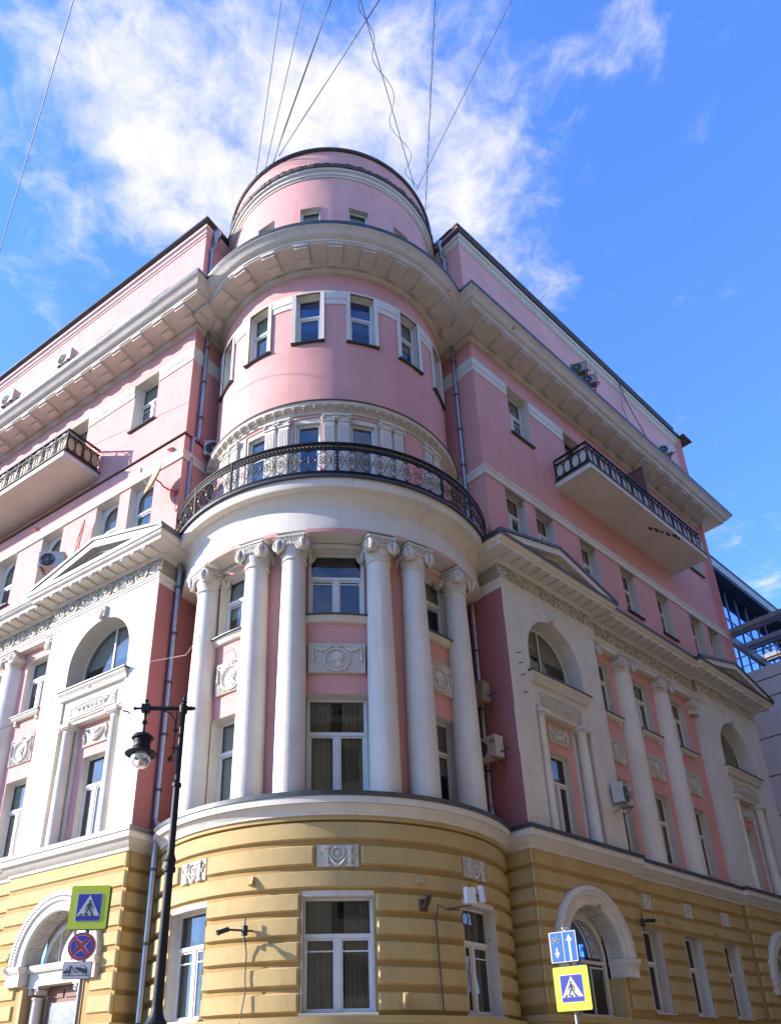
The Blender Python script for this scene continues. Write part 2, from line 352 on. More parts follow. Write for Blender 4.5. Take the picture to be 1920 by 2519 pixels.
# ---------------------------------------------------------------- windows
def make_window(w, h, dp, tf=.62, leaves=2, arch=0, curt=None, sill=None, fm=None, plate=False, bar=0, jm=None, surround=0, fr=.065, slope=0, cz=1.0):
    fm = fm or M_FRAME; jm = jm or M_WHITE
    hw = w/2; b = MB(); zs = h-arch
    def outline(q, top=True, N=16):      # opening outline inset by q
        if arch:
            return [(-hw+q, q)]+[(-(hw-q)*cos(pi*i/N), zs+(arch-q)*sin(pi*i/N)) for i in range(N+1)]+[(hw-q, q)]
        return [(-hw+q, q), (-hw+q, h-q), (hw-q, h-q), (hw-q, q)]
    ol = outline(0) if not plate else [(-hw, 0), (-hw, h), (hw, h), (hw, 0)]
    b.grid([[LO.pt(u, z, .006) for u, z in ol], [LO.pt(u, z, -dp) for u, z in ol]], 0, True)
    b.box(LO, -hw-.3, hw+.3, -.1, h+.2, -dp-.95, -dp-.9, 1)
    b.grid([[LO.pt(u, z, -dp-.02) for u, z in [(-hw, 0), (-hw, h), (hw, h), (hw, 0)]], [LO.pt(u, z, -dp-.9) for u, z in [(-hw-.3, -.1), (-hw-.3, h+.2), (hw+.3, h+.2), (hw+.3, -.1)]]], 1, True)
    if surround:
        t = surround
        b.box(LO, -hw-t, -hw, 0, h+t*.0, -.02, .035, 0); b.box(LO, hw, hw+t, 0, h+t*.0, -.02, .035, 0)
    root = b.build('window', [jm, M_DARK], BLD)
    g = -dp
    f = MB()
    if plate:
        f.wall(LO, -hw, hw, 0, h, g+.05, [(-hw+.07, hw-.07, .05, h-.06, hw-.07)])
        hi = hw-.07; zs2 = h-.06-hi; oo = [(-hi, .05)]+[(-hi*cos(pi*i/16), zs2+hi*sin(pi*i/16)) for i in range(17)]+[(hi, .05)]
    else: oo = outline(0); hi = hw; zs2 = zs
    def inner(q):
        if plate: return [(-hi+q, .05+q)]+[(-(hi-q)*cos(pi*i/16), zs2+(hi-q)*sin(pi*i/16)) for i in range(17)]+[(hi-q, .05+q)]
        return outline(q)
    a, c = inner(.0), inner(fr)
    f.grid([[LO.pt(u, z, g) for u, z in a], [LO.pt(u, z, g+.055) for u, z in a], [LO.pt(u, z, g+.055) for u, z in c], [LO.pt(u, z, g) for u, z in c]], 0, False)
    f.box(LO, -hi, hi, (.05 if plate else 0), (.05 if plate else 0)+fr, g, g+.055)
    zt = h*tf
    f.box(LO, -hi+fr*.5, hi-fr*.5, zt-.04, zt+.04, g, g+.075)
    xs = [-hi+fr]
    if leaves > 1:
        for k in range(1, leaves):
            x = -hi+2*hi*k/leaves; f.box(LO, x-.055, x+.055, fr, zt-.04, g, g+.065); xs += [x-.055, x+.055]
        # leaf frames
    xs.append(hi-fr)
    for k in range(0, len(xs), 2):
        x0, x1 = xs[k], xs[k+1]
        for (p0, p1, q0, q1) in ((x0, x0+.04, fr, zt-.04), (x1-.04, x1, fr, zt-.04), (x0+.04, x1-.04, fr, fr+.045), (x0+.04, x1-.04, zt-.085, zt-.04)):
            f.box(LO, p0, p1, q0, q1, g, g+.04)
        if bar: f.box(LO, x0+.04, x1-.04, zt*bar-.014, zt*bar+.014, g+.01, g+.035)
    if slope: f.box(LO, -.025, .025, zt+.04, h-fr, g, g+.05)
    part(f, 'frame', fm, parent=root)
    for k in range(0, len(xs), 2):
        x0, x1 = xs[k]+.035, xs[k+1]-.035
        p = MB(); y = g+.02; p.face([(x0, -y, fr+.04), (x1, -y, fr+.04), (x1, -y, zt-.08), (x0, -y, zt-.08)]); part(p, 'pane', M_GLASS, parent=root)
    p = MB(); y = -(g+.018)
    if arch or plate:
        cc = [(u, z) for u, z in inner(fr-.005) if z > zt+.035]
        r = hi-fr
        pts = [(u, y, z) for u, z in cc]
        lo = [(-r, y, zt+.035), (r, y, zt+.035)]
        p.face([lo[0], lo[1]]+[q for q in reversed(pts)])
    else: p.face([(-hi+fr-.01, y, zt+.035), (hi-fr+.01, y, zt+.035), (hi-fr+.01, y, h-fr+.01), (-hi+fr-.01, y, h-fr+.01)])
    part(p, 'pane', M_GLASS, parent=root)
    if curt:
        cb = MB(); xx0, xx1 = -hw+.02, hw-.02; n = 40
        ztop = h; zb = h*(1-cz)+.02
        pl = curt is M_CURTW
        rows = []
        for i in range(n+1):
            x = xx0+(xx1-xx0)*i/n; y = dp+.06+(.03*sin(i*1.9)+.015*sin(i*.7) if pl else 0)
            if pl and abs(x) < .18*hw: continue
            rows.append([(x, y, zb), (x, y, ztop)])
        k = len(rows)//2
        if pl: cb.grid(rows[:k]); cb.grid(rows[k:])
        else: cb.grid(rows)
        part(cb, 'curtain', curt, parent=root)
    if sill:
        ov, th, pj, sm = sill
        sb = MB(); sb.prof(LO, -hw-ov, hw+ov, [(-.04, -th), (pj*.8, -th), (pj, -th*.5), (pj, -.012), (-.04, .012)]); part(sb, 'sill', sm, parent=root)
    return Proto(root)
def hdeg(w, R): return degrees(asin(w/2/R))
TC = 1.4        # the tower's middle bearing
W_TT = make_window(.74, 2.08, .24, .6, 1, curt=M_BLUE, sill=(.13, .03, .09, M_FLASH), surround=.12, cz=.62)
W_TT2 = make_window(.74, 2.08, .24, .6, 1, curt=M_CURT, sill=(.13, .03, .09, M_FLASH), surround=.12)
W_TM = make_window(1.34, 1.92, .3, .62, 2, curt=None, bar=.88)
W_TM2 = make_window(1.22, 1.80, .3, .62, 2, curt=M_CURT, bar=.88)
W_TL = make_window(1.34, 2.28, .34, .62, 2, curt=M_CURTW)
W_TL2 = make_window(1.22, 2.10, .34, .62, 2, curt=M_CURT)
W_GC = make_window(1.36, 2.14, .28, jm=M_CREAM, tf=.66, leaves=2, curt=M_CURTW, bar=.80, sill=(.06, .1, .08, M_WHITE), fr=.05)
W_GS = make_window(1.24, 2.14, .28, jm=M_CREAM, tf=.66, leaves=2, curt=M_CURTW, bar=.80, sill=(.06, .1, .08, M_WHITE), fr=.05)
W_DB = make_window(.66, 2.68, .14, .74, 1, curt=M_BLUE, cz=.9, jm=M_CREAM)
W_DW = make_window(.66, 2.68, .14, .74, 1, curt=M_BLIND, cz=.88, jm=M_CREAM)
W_AT = make_window(.66, 1.45, .2, .3, 1, curt=M_CURT, jm=M_CREAM)
W_UP = make_window(1.14, 2.13, .36, .62, 2, curt=M_CURT, sill=(.05, .05, .1, M_FLASH), bar=.8, fr=.055)
W_UPB = make_window(1.14, 2.13, .36, .62, 2, curt=M_CURT, sill=(.05, .05, .1, M_FLASH), fm=M_FRAMEB, fr=.055)
W_ML = make_window(1.08, 2.08, .3, .5, 1, plate=True, curt=M_CURT, sill=(.05, .05, .1, M_FLASH))
W_MR = make_window(1.0, 1.92, .34, .62, 2, curt=M_CURT, sill=(.04, .05, .1, M_FLASH), bar=.6, fr=.05, jm=M_CREAM)
W_BU = make_window(.96, 1.84, .22, .66, 2, curt=M_CURT, fr=.05)
W_BL = make_window(.96, 2.2, .26, .62, 2, curt=M_CURT, fr=.05)
W_NI = make_window(.9, 2.22, .2, .64, 2, curt=M_CURTW, fr=.05)
W_AR = make_window(2.5, 1.95, .55, .02, 1, arch=1.25, curt=M_CURT, slope=1, fr=.06)
W_GR = make_window(.92, 2.08, .34, .6, 2, curt=M_CURTW, fr=.05, sill=(.05, .06, .07, M_CREAM))
W_ATW = make_window(.98, 1.4, .28, .3, 1, curt=M_CURT, jm=M_CREAM)
# ---------------------------------------------------------------- ornament prototypes
def ionic(w=.98, h=.66, name='capital', side=True):
    b = MB(); s = w/.98
    b.box(LO, -.37*s, .37*s, h-.10, h-.045, -.40*s, .40*s); b.box(LO, -.40*s, .40*s, h-.045, h, -.43*s, .43*s)
    b.lathe((0, 0, 0), [(.30*s, .0), (.345*s, .02), (.345*s, .07), (.31*s, .09), (.32*s, .16), (.37*s, .27), (.37*s, h-.1)], 28)
    for fx, fy in ((1, 0), (0, 1)) if side else ((1, 0),):
        for sgn in (-1, 1):
            for sd in (-1, 1):
                # volute disc facing +-y (front) or +-x (side), turned outward at the corners
                cx, cz = sd*.325*s, h-.27
                R = Matrix.Rotation(radians(14*sd), 3, 'Z')
                def tr(p):
                    p = R @ Vector((p.x-cx, p.y, p.z)); p = Vector((p.x+cx, p.y-.40*s, p.z))
                    if sgn < 0: p = Vector((-p.x, -p.y, p.z))
                    if fy: p = Vector((p.y, -p.x, p.z))
                    return p
                t = MB(); t.lathe((cx, 0, cz), [(0, .01), (.165, .01), (.175, .02), (.175, .075), (0, .075)], 24, axis='y')
                t.tube(spiral(cx, cz, .155, pi/2, 2.0, 34, .008, 1 if sd < 0 else -1, .12), [.024*(1-.4*i/34) for i in range(35)], 6)
                t.ball((cx, .0, cz), .03, 6)
                i0 = len(b.v); b.v += [tr(p) for p in t.v]; b.f += [tuple(q+i0 for q in f) for f in t.f]; b.m += t.m
            # egg and dart band and channel between the volutes
            t = MB(); t.tube([(-.3*s, 0, h-.14), (-.15*s, -.01, h-.155), (0, -.015, h-.16), (.15*s, -.01, h-.155), (.3*s, 0, h-.14)], .02, 5)
            for k in range(-2, 3):
                t.ball((k*.085*s, .01, h-.25), .05, 6, sc=(.8, .8, 1.3))
            for k in range(7): t.ball((-.38*s+k*.125*s, -.05, h-.07), .022, 4, sc=(1.6, 1, 1))
            for p in t.v:
                q = Vector((p.x, p.y-.40*s, p.z)); q = Vector((-q.x, -q.y, q.z)) if sgn < 0 else q
                b.v.append(Vector((q.y, -q.x, q.z)) if fy else q)
            i0 = len(b.v)-len(t.v); b.f += [tuple(q+i0 for q in f) for f in t.f]; b.m += t.m
    if not side:
        for sd in (-1, 1): b.lathe((sd*.345*s, 0, h-.27), [(.145, -.4*s), (.10, -.1), (.12, 0), (.10, .1), (.145, .4*s)], 14, axis='y')
    return b
def frieze_unit():
    b = MB(); zc = .28
    for r, t in ((.235, .022), (.17, .018)): b.tube(arc(0, zc, r, 0, 360, 20, -.02)[:-1], t, 5, closed=True)
    b.ball((0, -.01, zc), .085, 8, sc=(1, .6, 1)); b.tube([(-.03, -.05, zc+.06), (-.07, -.06, zc), (-.03, -.06, zc-.06), (.04, -.05, zc-.08)], .018, 5)
    rnd = random.Random(3)
    for sd in (-1, 1):
        b.tube([Vector((sd*abs(p.x), p.y, p.z)) if False else Vector((sd*p.x, p.y, p.z)) for p in spiral(.50, zc+.01, .19, -2.6, 1.6, 24, -.015, 1)], [.03*(1-.4*i/24) for i in range(25)], 5)
        b.tube([(sd*.20, -.01, .06), (sd*.32, -.02, .04), (sd*.46, -.02, .05), (sd*.62, -.02, .09), (sd*.74, -.02, .22), (sd*.80, -.01, .40)], .022, 5)
        for k in range(9):
            a = -2.4+k*.62; x = .50+.19*cos(a); z = zc+.19*sin(a); l = .07
            b.tube([(sd*x, -.015, z), (sd*(x+l*.7*cos(a+.5)), -.03, z+l*.7*sin(a+.5)), (sd*(x+l*1.3*cos(a+1.0)), -.012, z+l*1.3*sin(a+1.0))], [.012, .03, .006], 5)
        b.ball((sd*.5, -.015, zc), .05, 6)
        for k in range(7):
            x = .66+.02*k; z = .06+k*.07; b.tube([(sd*.74, -.01, z), (sd*(.74+.07*(1 if k % 2 else -1)), -.03, z+.05), (sd*(.74+.09*(1 if k % 2 else -1)), -.01, z+.01)], [.012, .026, .006], 5)
    return b
def relief(w, h, kind):
    b = MB(); b.box(LO, -w/2, w/2, 0, h, -.06, .012, 1)
    def T_(pts, r, n=5): b.tube([Vector((x, -y, z)) for x, y, z in pts], r, n)
    if kind == 'medal':
        R = h*.37; cz = h*.44
        b.tube([Vector((p.x, -.03, p.z)) for p in arc(0, cz, R, 0, 360, 32)[:-1]], .026, 6, closed=True)
        b.tube([Vector((p.x, -.02, p.z)) for p in arc(0, cz, R*.84, 0, 360, 28)[:-1]], .010, 5, closed=True)
        k = R/.30     # a helmeted profile in low relief
        prof = [(.03, -.20), (-.10, -.17), (-.06, -.10), (-.05, -.04), (-.12, -.045), (-.135, -.005), (-.12, .02), (-.16, .04), (-.11, .10), (-.10, .16), (-.02, .22), (.07, .21), (.13, .14), (.14, .04), (.10, -.03), (.10, -.11), (.15, -.16)]
        pr = [(x*k, cz+z*k) for x, z in prof]
        b.prism(LO, pr, .01, .032); b.prism(LO, [(x*.8+.005, cz+(z-cz)*.8) for x, z in pr], .03, .046)
        T_([(-.02*k, .05, cz+.0*k), (.05*k, .055, cz+.02*k), (.10*k, .04, cz+.09*k)], .012)
        T_([(.05*k, .05, cz-.03*k), (.07*k, .05, cz-.08*k)], .016)
        for sd in (-1, 1):
            T_([(0, .03, h*.86), (sd*w*.045, .05, h*.93), (sd*w*.09, .05, h*.95), (sd*w*.10, .04, h*.89), (sd*w*.05, .04, h*.87), (0, .04, h*.88)], .018)
            n = 10; pts = [(sd*(w*.10+(w*.32)*i/n), .03, h*.87-h*.12*sin(pi*i/n)+.0) for i in range(n+1)]
            T_(pts, [.014+.022*sin(pi*i/n) for i in range(n+1)], 6)
            b.ball((sd*w*.42, -.035, h*.88), .035, 6)
            T_([(sd*w*.42, .03, h*.86), (sd*w*.43, .035, h*.62), (sd*w*.425, .04, h*.42)], [.016, .02, .034], 6); b.ball((sd*w*.425, -.035, h*.40), .036, 6)
            xs = [q*.052 for q in range(int(w/2/.052)+1)]
            for i, x in enumerate(xs):
                if x < .06 or x > w/2-.02: continue
                zt = (cz-sqrt(max(0, R*R-x*x))-.03) if x < R else h*.70
                if abs(x-w*.42) < .03: zt = h*.34
                if zt < .06: continue
                T_([(sd*(x+.012*sin(q*2.2+i)), .014, .01+(zt-.01)*q/6) for q in range(7)], .011, 4)
    if kind == 'trophy':
        T_ = T_; cz = h*.62
        b.tube([Vector((p.x, -.03, p.z)) for p in arc(0, cz, h*.27, 0, 360, 24)[:-1]], .02, 6, closed=True)
        b.lathe((0, 0, cz), [(0, -.035), (h*.12, -.035), (h*.13, -.01)], 14, axis='y'); b.ball((0, -.035, cz), h*.07, 6)
        for sd in (-1, 1):
            b.box(LO, sd*w*.27-.04, sd*w*.27+.04, 0.01, h*.80, .01, .05); b.box(LO, sd*w*.27-.07, sd*w*.27+.07, h*.80, h*.86, .01, .07)
            b.box(LO, sd*w*.27-.05, sd*w*.27+.05, h*.86, h*.96, .01, .05); b.box(LO, sd*w*.27-.055, sd*w*.27+.055, h*.25, h*.29, .01, .06); b.box(LO, sd*w*.27-.07, sd*w*.27+.07, .005, .05, .01, .06)
            T_([(Vector(p).x*sd, .025, Vector(p).z) for p in spiral(w*.19, h*.66, .05, 0, 1.2, 12)], .012)
            T_([(sd*w*.31, .02, h*.62), (sd*w*.38, .03, h*.40), (sd*w*.44, .03, h*.62), (sd*w*.46, .02, h*.74)], .014)
            T_([(Vector(p).x*sd, .025, Vector(p).z) for p in spiral(w*.36, h*.45, .04, 0, 1.3, 12)], .012)
        n = 16; T_([(-w*.22+w*.44*i/n, .03, h*.55-h*.47*sin(pi*i/n)) for i in range(n+1)], [.012+.022*sin(pi*i/n)+.006*(i % 2) for i in range(n+1)], 6)
    if kind == 'garland':
        n = 18
        T_([(-w*.38+w*.76*i/n, .04, h*.80-h*.5*sin(pi*i/n)) for i in range(n+1)], [.02+.045*sin(pi*i/n)+.012*(i % 2) for i in range(n+1)], 6)
        for sd in (-1, 1):
            T_([(sd*w*.40, .03, h*.85), (sd*w*.45, .04, h*.55), (sd*w*.40, .04, h*.3), (sd*w*.44, .03, h*.1)], [.03, .04, .03, .012], 6)
            T_([(Vector(p).x*sd, .03, Vector(p).z) for p in spiral(w*.38, h*.82, .08, 1, 1.4, 14)], .018)
        T_([(-w*.15, .03, h*.82), (0, .05, h*.55), (w*.17, .03, h*.80)], .03); b.ball((0, -.03, h*.62), .05, 6)
    if kind == 'panel':
        for x in (-.36, -.24, -.12, 0, .12, .24, .36):
            T_([(Vector(p).x, .02, Vector(p).z) for p in spiral(x*w/1.0*.75, h*.52, .075*(1.15-abs(x)*.9), x*9, 1.4, 14)], .016)
        T_([(-w*.36, .02, h*.72), (-w*.2, .02, h*.85), (w*.2, .02, h*.85), (w*.36, .02, h*.72), (w*.3, .02, h*.3), (0, .02, h*.15), (-w*.3, .02, h*.3), (-w*.36, .02, h*.72)], .012)
        for sd in (-1, 1):
            for k in range(5): T_([(sd*w*.43, .02, h*(.25+.12*k)), (sd*w*.49, .02, h*(.25+.12*k))], .010)
    return b
P_CAP = Proto(part(ionic(.90), 'capital', M_ORN)); P_CAPH = Proto(part(ionic(1.0, .62, side=False), 'capital', M_ORN))
P_FRZ = Proto(part(frieze_unit(), 'frieze_scroll', M_ORN))
P_RM = Proto(part(relief(1.30, .77, 'medal'), 'relief_panel', [M_ORN, M_FRG2])); P_RM2 = Proto(part(relief(1.04, .84, 'medal'), 'relief_panel', [M_ORN, M_FRG2]))
P_RT = Proto(part(relief(.84, .455, 'trophy'), 'relief_panel', [M_ORN, M_FRG2])); P_RG = Proto(part(relief(1.0, .52, 'garland'), 'relief_panel', [M_ORN, M_FRG2]))
P_RP = Proto(part(relief(1.9, .40, 'panel'), 'relief_panel', [M_ORN, M_FRG2])); P_RS = Proto(part(relief(.5, .42, 'trophy'), 'relief_panel', [M_ORN, M_FRG2]))
def box_proto(name, m, *boxes):
    b = MB()
    for q in boxes: b.box(LO, *q)
    return Proto(part(b, name, m))
P_MOD = box_proto('modillion', M_CREAM, (-.21, .21, -.12, 0, .28, .84), (-.215, .215, -.045, .02, .84, .90), (-.19, .19, -.19, -.12, .28, .50))
P_DEN = box_proto('dentil', M_WHITE, (-.13, .13, -.05, 0, .10, .50), (-.055, .055, -.06, .01, .50, .56))
P_DEN2 = box_proto('dentil', M_WHITE, (-.03, .03, -.03, .06, .0, .10), (-.04, .04, .0, .03, .0, .13))
# ---------------------------------------------------------------- tower
def Cb(name, m, u0, u1, z0, z1, o0, o1):
    b = MB(); b.box(T, u0, u1, z0, z1, o0, o1); return part(b, name, m)
def tower():
    A0, A1 = -95, 98
    c = 1.2
    # plinth and ground floor wall
    Cb('plinth', M_YEL, A0, A1, -ZO, 1.0, 3.6, 4.40); Cb('plinth_moulding', M_YEL, A0, A1, 1.0, 1.14, 3.6, 4.46)
    gw = [(c-9.5, c+9.5, 1.2, 3.44), (-54.2, -37.6, 1.2, 3.44), (39.2, 54.8, 1.2, 3.44)]
    b = MB(); b.wall(T, A0, A1, 1.1, 5.2, 4.235, [(*q, 0) for q in gw]); part(b, 'ground_floor_wall', M_YELG)
    for (u0, u1, z0, z1), P, w in zip(gw, (W_GC, W_GS, W_GS), (1.36, 1.24, 1.24)):
        u = (u0+u1)/2; h = hdeg(w, 4.2)
        b = MB(); b.box(T, u0-.1, u-h, 1.2, 3.44, 3.98, 4.24); b.box(T, u+h, u1+.1, 1.2, 3.44, 3.98, 4.24); b.box(T, u-h, u+h, 3.33, 3.44, 3.98, 4.24); part(b, 'window_surround', M_CREAM)
        P(T.mat(u, 1.2, 4.20))
    b = MB(); b.block(T, A0, A1, 4.45, 4.84, 4.21, 4.31); part(b, 'stone_course', M_YEL)
    b = MB(); b.box(T, A0, A1, 4.86, 4.95, 4.18, 4.325); part(b, 'stone_course', M_YEL)
    b = MB(); b.block(T, A0, A1, 3.48, 3.84, 4.21, 4.31); part(b, 'stone_course', M_YEL)
    rel = (-44.2, 1.2, 45.8); h = degrees(.44/4.3)
    for u0, u1 in ((A0, rel[0]-h), (rel[0]+h, rel[1]-h), (rel[1]+h, rel[2]-h), (rel[2]+h, A1)):
        b = MB(); b.block(T, u0+.35, u1-.35, 3.92, 4.36, 4.21, 4.31, .05); part(b, 'stone_block', M_YEL)
    for u in rel: P_RT(T.mat(u, 3.895, 4.235))
    rows = [(3.03, 3.41), (2.57, 2.96), (2.11, 2.50), (1.66, 2.04), (1.2, 1.58)]
    for (u0, u1) in ((A0, -54.9), (-37.0, c-9.9), (c+9.9, 38.6), (55.4, A1)):
        for z0, z1 in rows:
            b = MB(); b.block(T, u0, u1, z0, z1, 4.21, 4.315, .045); part(b, 'stone_block', M_YEL)
    # belt cornice
    b = MB(); b.prof(T, A0, A1, [(4.0, 4.95), (4.35, 4.95), (4.38, 5.0), (4.40, 5.04), (4.46, 5.12), (4.48, 5.13), (4.50, 5.15), (4.0, 5.17)]); part(b, 'belt_cornice', M_CREAM)
    b = MB(); b.prof(T, A0, A1, [(4.0, 5.155), (4.54, 5.155), (4.54, 5.31), (4.0, 5.33)]); part(b, 'belt_fascia', M_WHITE)
    b = MB(); b.prof(T, A0, A1, [(4.0, 4.955), (4.37, 4.945), (4.37, 4.985), (4.0, 4.99)]); part(b, 'belt_fillet', M_WHITE)
    b = MB(); b.prof(T, A0, A1, [(4.565, 5.30), (4.57, 5.40), (3.9, 5.50), (3.9, 5.31)]); part(b, 'roof_flashing', M_FLASH)
    # white and pink storeys behind the columns
    R1 = 3.90; W = [(TC, 9.97, 1.92, W_TM, 1.34), (TC-38.6, 9.97, 1.80, W_TM2, 1.22), (TC+38.6, 9.97, 1.80, W_TM2, 1.22), (TC, 5.62, 2.28, W_TL, 1.34), (TC-38.6, 5.66, 2.10, W_TL2, 1.22), (TC+38.6, 5.66, 2.10, W_TL2, 1.22)]
    ops = [(u-hdeg(w, R1), u+hdeg(w, R1), z, z+h, 0) for u, z, h, _, w in W]
    b = MB(); b.wall(T, A0, A1, 5.4, 12.25, R1, ops); part(b, 'tower_wall', M_PINK)
    for u, z, h, P, w in W: P(T.mat(u, z, R1))
    for k in (-38.6, 0, 38.6):
        h0 = 10.9 if k == 0 else 10.6
        b = MB(); b.prof(T, TC+k-h0, TC+k+h0, [(3.85, 9.74), (3.98, 9.76), (4.03, 9.84), (4.06, 9.90), (3.85, 9.92)]); part(b, 'sill_cornice', M_CREAM)
        b = MB(); b.prof(T, TC+k-h0-.3, TC+k+h0+.3, [(3.85, 9.925), (4.11, 9.90), (4.11, 9.925), (3.85, 9.965)]); part(b, 'sill_flashing', M_FLASH)
        P_RM(T.mat(TC+k, 8.41, 3.945)) if k == 0 else P_RM2(T.mat(TC+k, 8.35, 3.94))
        b = MB(); b.box(T, TC+k-hdeg(1.34, 3.9), TC+k+hdeg(1.34, 3.9), 11.9, 12.02, 3.85, 3.93); part(b, 'window_head', M_CREAM)
    # columns
    cols = [-51.2, -27.0, -13.2, 15.9, 29.5, 51.4]
    b = MB(); pr = [(.345, 5.42)]+[(.347-.068*(i/12)**1.5, 5.44+(11.36-5.44)*i/12) for i in range(13)]
    b.lathe((0, 0, 0), [(r, z-5.42) for r, z in pr], 32)
    st = part(b, 'column', M_WHITE); P_COL = Proto(st)
    for u in cols:
        o = P_COL(T.mat(u, 5.42, 4.07)); P_CAP(T.mat(u, 11.34, 4.07))
    # entablature: soffit, pink strips, frieze, cyma
    b = MB(); b.prof(T, A0, A1, [(3.6, 12.16), (4.36, 12.16), (4.36, 12.3), (4.32, 12.7), (4.31, 12.92), (4.34, 12.96), (4.35, 13.0), (4.36, 13.04), (4.44, 13.12), (4.50, 13.20), (3.6, 13.24)]); part(b, 'entablature', M_WHITE)
    for u0, u1 in ((-8.4, 11.2), (-22.6, -17.6), (20.4, 25.1), (34.0, 46.8), (-46.4, -31.6)):
        b = MB(); b.box(T, u0, u1, 12.05, 12.165, 3.85, 4.37); part(b, 'architrave_panel', M_CREAM)
        b = MB(); b.box(T, u0+.15, u1-.15, 12.06, 12.165, 4.355, 4.385); part(b, 'pink_strip', M_PINK)
    # main balcony
    bal = MB(); bal.prof(T, -83, 84, [(3.6, 13.20), (4.69, 13.20), (4.70, 13.22), (4.70, 13.48), (3.6, 13.5)]); bo = part(bal, 'balcony', M_WHITE)
    b = MB(); b.prof(T, -83, 84, [(4.74, 13.46), (4.78, 13.47), (4.78, 13.52), (3.7, 13.53), (3.7, 13.485), (4.72, 13.48)]); part(b, 'slab_edging', M_FLASH, parent=bo)
    RR = 4.68; z0, z1, zb = 13.68, 14.38, 14.52
    for (za, zc, r0, r1) in ((13.60, 13.635, RR-.02, RR+.02), (z0-.02, z0+.01, RR-.02, RR+.02), (z1, z1+.03, RR-.02, RR+.02), (zb+.06, zb+.10, RR-.03, RR+.03)):
        b = MB(); b.box(T, -68, 70, za, zc, r0, r1); part(b, 'handrail' if za > 14.5 else 'rail', M_IRON, parent=bo)
    b = MB(); b.box(T, -68, 70, z1+.04, zb+.05, RR-.006, RR+.004)
    for k in range(110):
        u = -67.5+k*1.25
        b.tube([T.pt(u-.5, zb-.02, RR+.012), T.pt(u, z1+.08, RR+.018), T.pt(u+.5, zb, RR+.012)], .011, 4, 1)
    part(b, 'ornamental_band', [M_IRON, M_GOLD], parent=bo)
    posts = [-69.1, -51.4, -33.7, 1.7, 38.1, 54.0, 70.5]
    b = MB(); b.box(LO, -.028, .028, 0, 1.08, -.028, .028); b.box(LO, -.03, .03, .96, .99, -.03, .03); PP = Proto(part(b, 'post', M_IRON, parent=bo))
    for u in posts: PP(T.mat(u, 13.52, RR))
    hgt = z1-z0; zc = (z0+z1)/2; b = MB()
    stp = .352
    b.tube([Vector((p.x, .0, p.z)) for p in arc(0, 0, .345, 0, 360, 32)[:-1]], .010, 5, closed=True)
    for sx in (-1, 1):
        for sz in (-1, 1):
            b.tube([Vector((sx*abs(p.x) if False else sx*p.x, -.008, sz*p.z)) for p in spiral(.115, .075, .07, -2.2, 1.25, 16, 0, 1, .2)], .0095, 4)
            b.tube([Vector((sx*.045, -.008, sz*.03)), Vector((sx*.02, -.008, sz*.0)), Vector((0, -.008, 0))], .009, 4)
    b.ball((0, -.02, 0), .036, 8, 1, sc=(1, .6, 1))
    b.tube([(stp/2, -.01, -.11), (stp/2, -.01, .11)], [.006, .011] if False else .009, 4, 1)
    b.tube([(stp/2-.03, -.01, .03), (stp/2, -.01, .01), (stp/2+.03, -.01, .03)], .007, 4, 1)
    PU = Proto(b.build('railing_scroll', [M_IRON, M_GOLD], bo))
    for k in range(-16, 17):
        u = 1.7+(k+.5 if k < 0 else k+.5)*4.42
        if -68 < u < 70.5: PU(T.mat(u, zc, RR))
    # balcony storey
    R2 = 3.75
    doors = [(-9.9, W_DB), (13.1, W_DW), (-33.4, W_DW)]
    ops = [(u-hdeg(.66, R2)-.0, u+hdeg(.66, R2), 13.56, 16.24, 0) for u, _ in doors]
    b = MB(); b.wall(T, A0, A1, 13.4, 16.62, R2, ops); part(b, 'balcony_storey_wall', M_WHITE)
    for u, P in doors:
        P(T.mat(u, 13.56, R2-.01))
        b = MB(); h = hdeg(.66, R2)
        b.box(T, u-h-1.6, u-h-1.1, 13.55, 16.46, R2, R2+.03); b.box(T, u+h+1.1, u+h+1.6, 13.55, 16.46, R2, R2+.03); b.box(T, u-h-1.1, u+h+1.1, 16.40, 16.46, R2, R2+.03); part(b, 'pink_architrave', M_PINK)
    for u0, u1 in ((32.4, 43.2), (-66, -54), (55, 68)):
        b = MB(); b.box(T, u0, u1, 13.55, 16.44, R2, R2+.03); part(b, 'blank_panel', M_PINK)
    b = MB(); b.box(LO, -.15, .15, 0, 2.62, -.08, .07)
    for k in range(6): b.box(LO, -.125+k*.045, -.125+k*.045+.022, .1, 2.5, .07, .083)
    b.box(LO, -.18, .18, 2.62, 2.66, -.08, .10); b.box(LO, -.2, .2, 2.80, 2.86, -.08, .13); b.box(LO, -.15, .15, 2.66, 2.80, -.08, .08)
    for sd in (-1, 1):
        b.lathe((sd*.16, 0, 2.73), [(0, -.12), (.05, -.12), (.055, -.10), (.055, .06)], 12, axis='y')
        b.tube([Vector((p.x, -.122, p.z)) for p in spiral(sd*.16, 2.73, .05, pi/2, 1.6, 14, 0, sd)], .010, 4)
    PPi = Proto(part(b, 'pilaster', M_WHITE))
    for u in (-52.6, -46.6, -26.4, -20.2, -1.2, 4.7, 23.0, 29.0, 46.4, 52.2): PPi(T.mat(u, 13.58, R2+.01))
    b = MB(); b.prof(T, A0, A1, [(3.7, 16.52), (3.80, 16.52), (3.80, 16.58), (3.84, 16.60), (3.84, 16.66), (3.97, 16.70), (3.97, 16.74), (4.0, 16.80), (3.7, 16.83)]); part(b, 'balcony_storey_cornice', M_CREAM)
    b = MB(); b.prof(T, A0, A1, [(4.01, 16.79), (4.02, 16.83), (3.74, 16.90), (3.74, 16.81)]); part(b, 'roof_flashing', M_RUST)
    for k in range(-18, 19): P_DEN2(T.mat(TC+k*4.25, 16.64, 3.845))
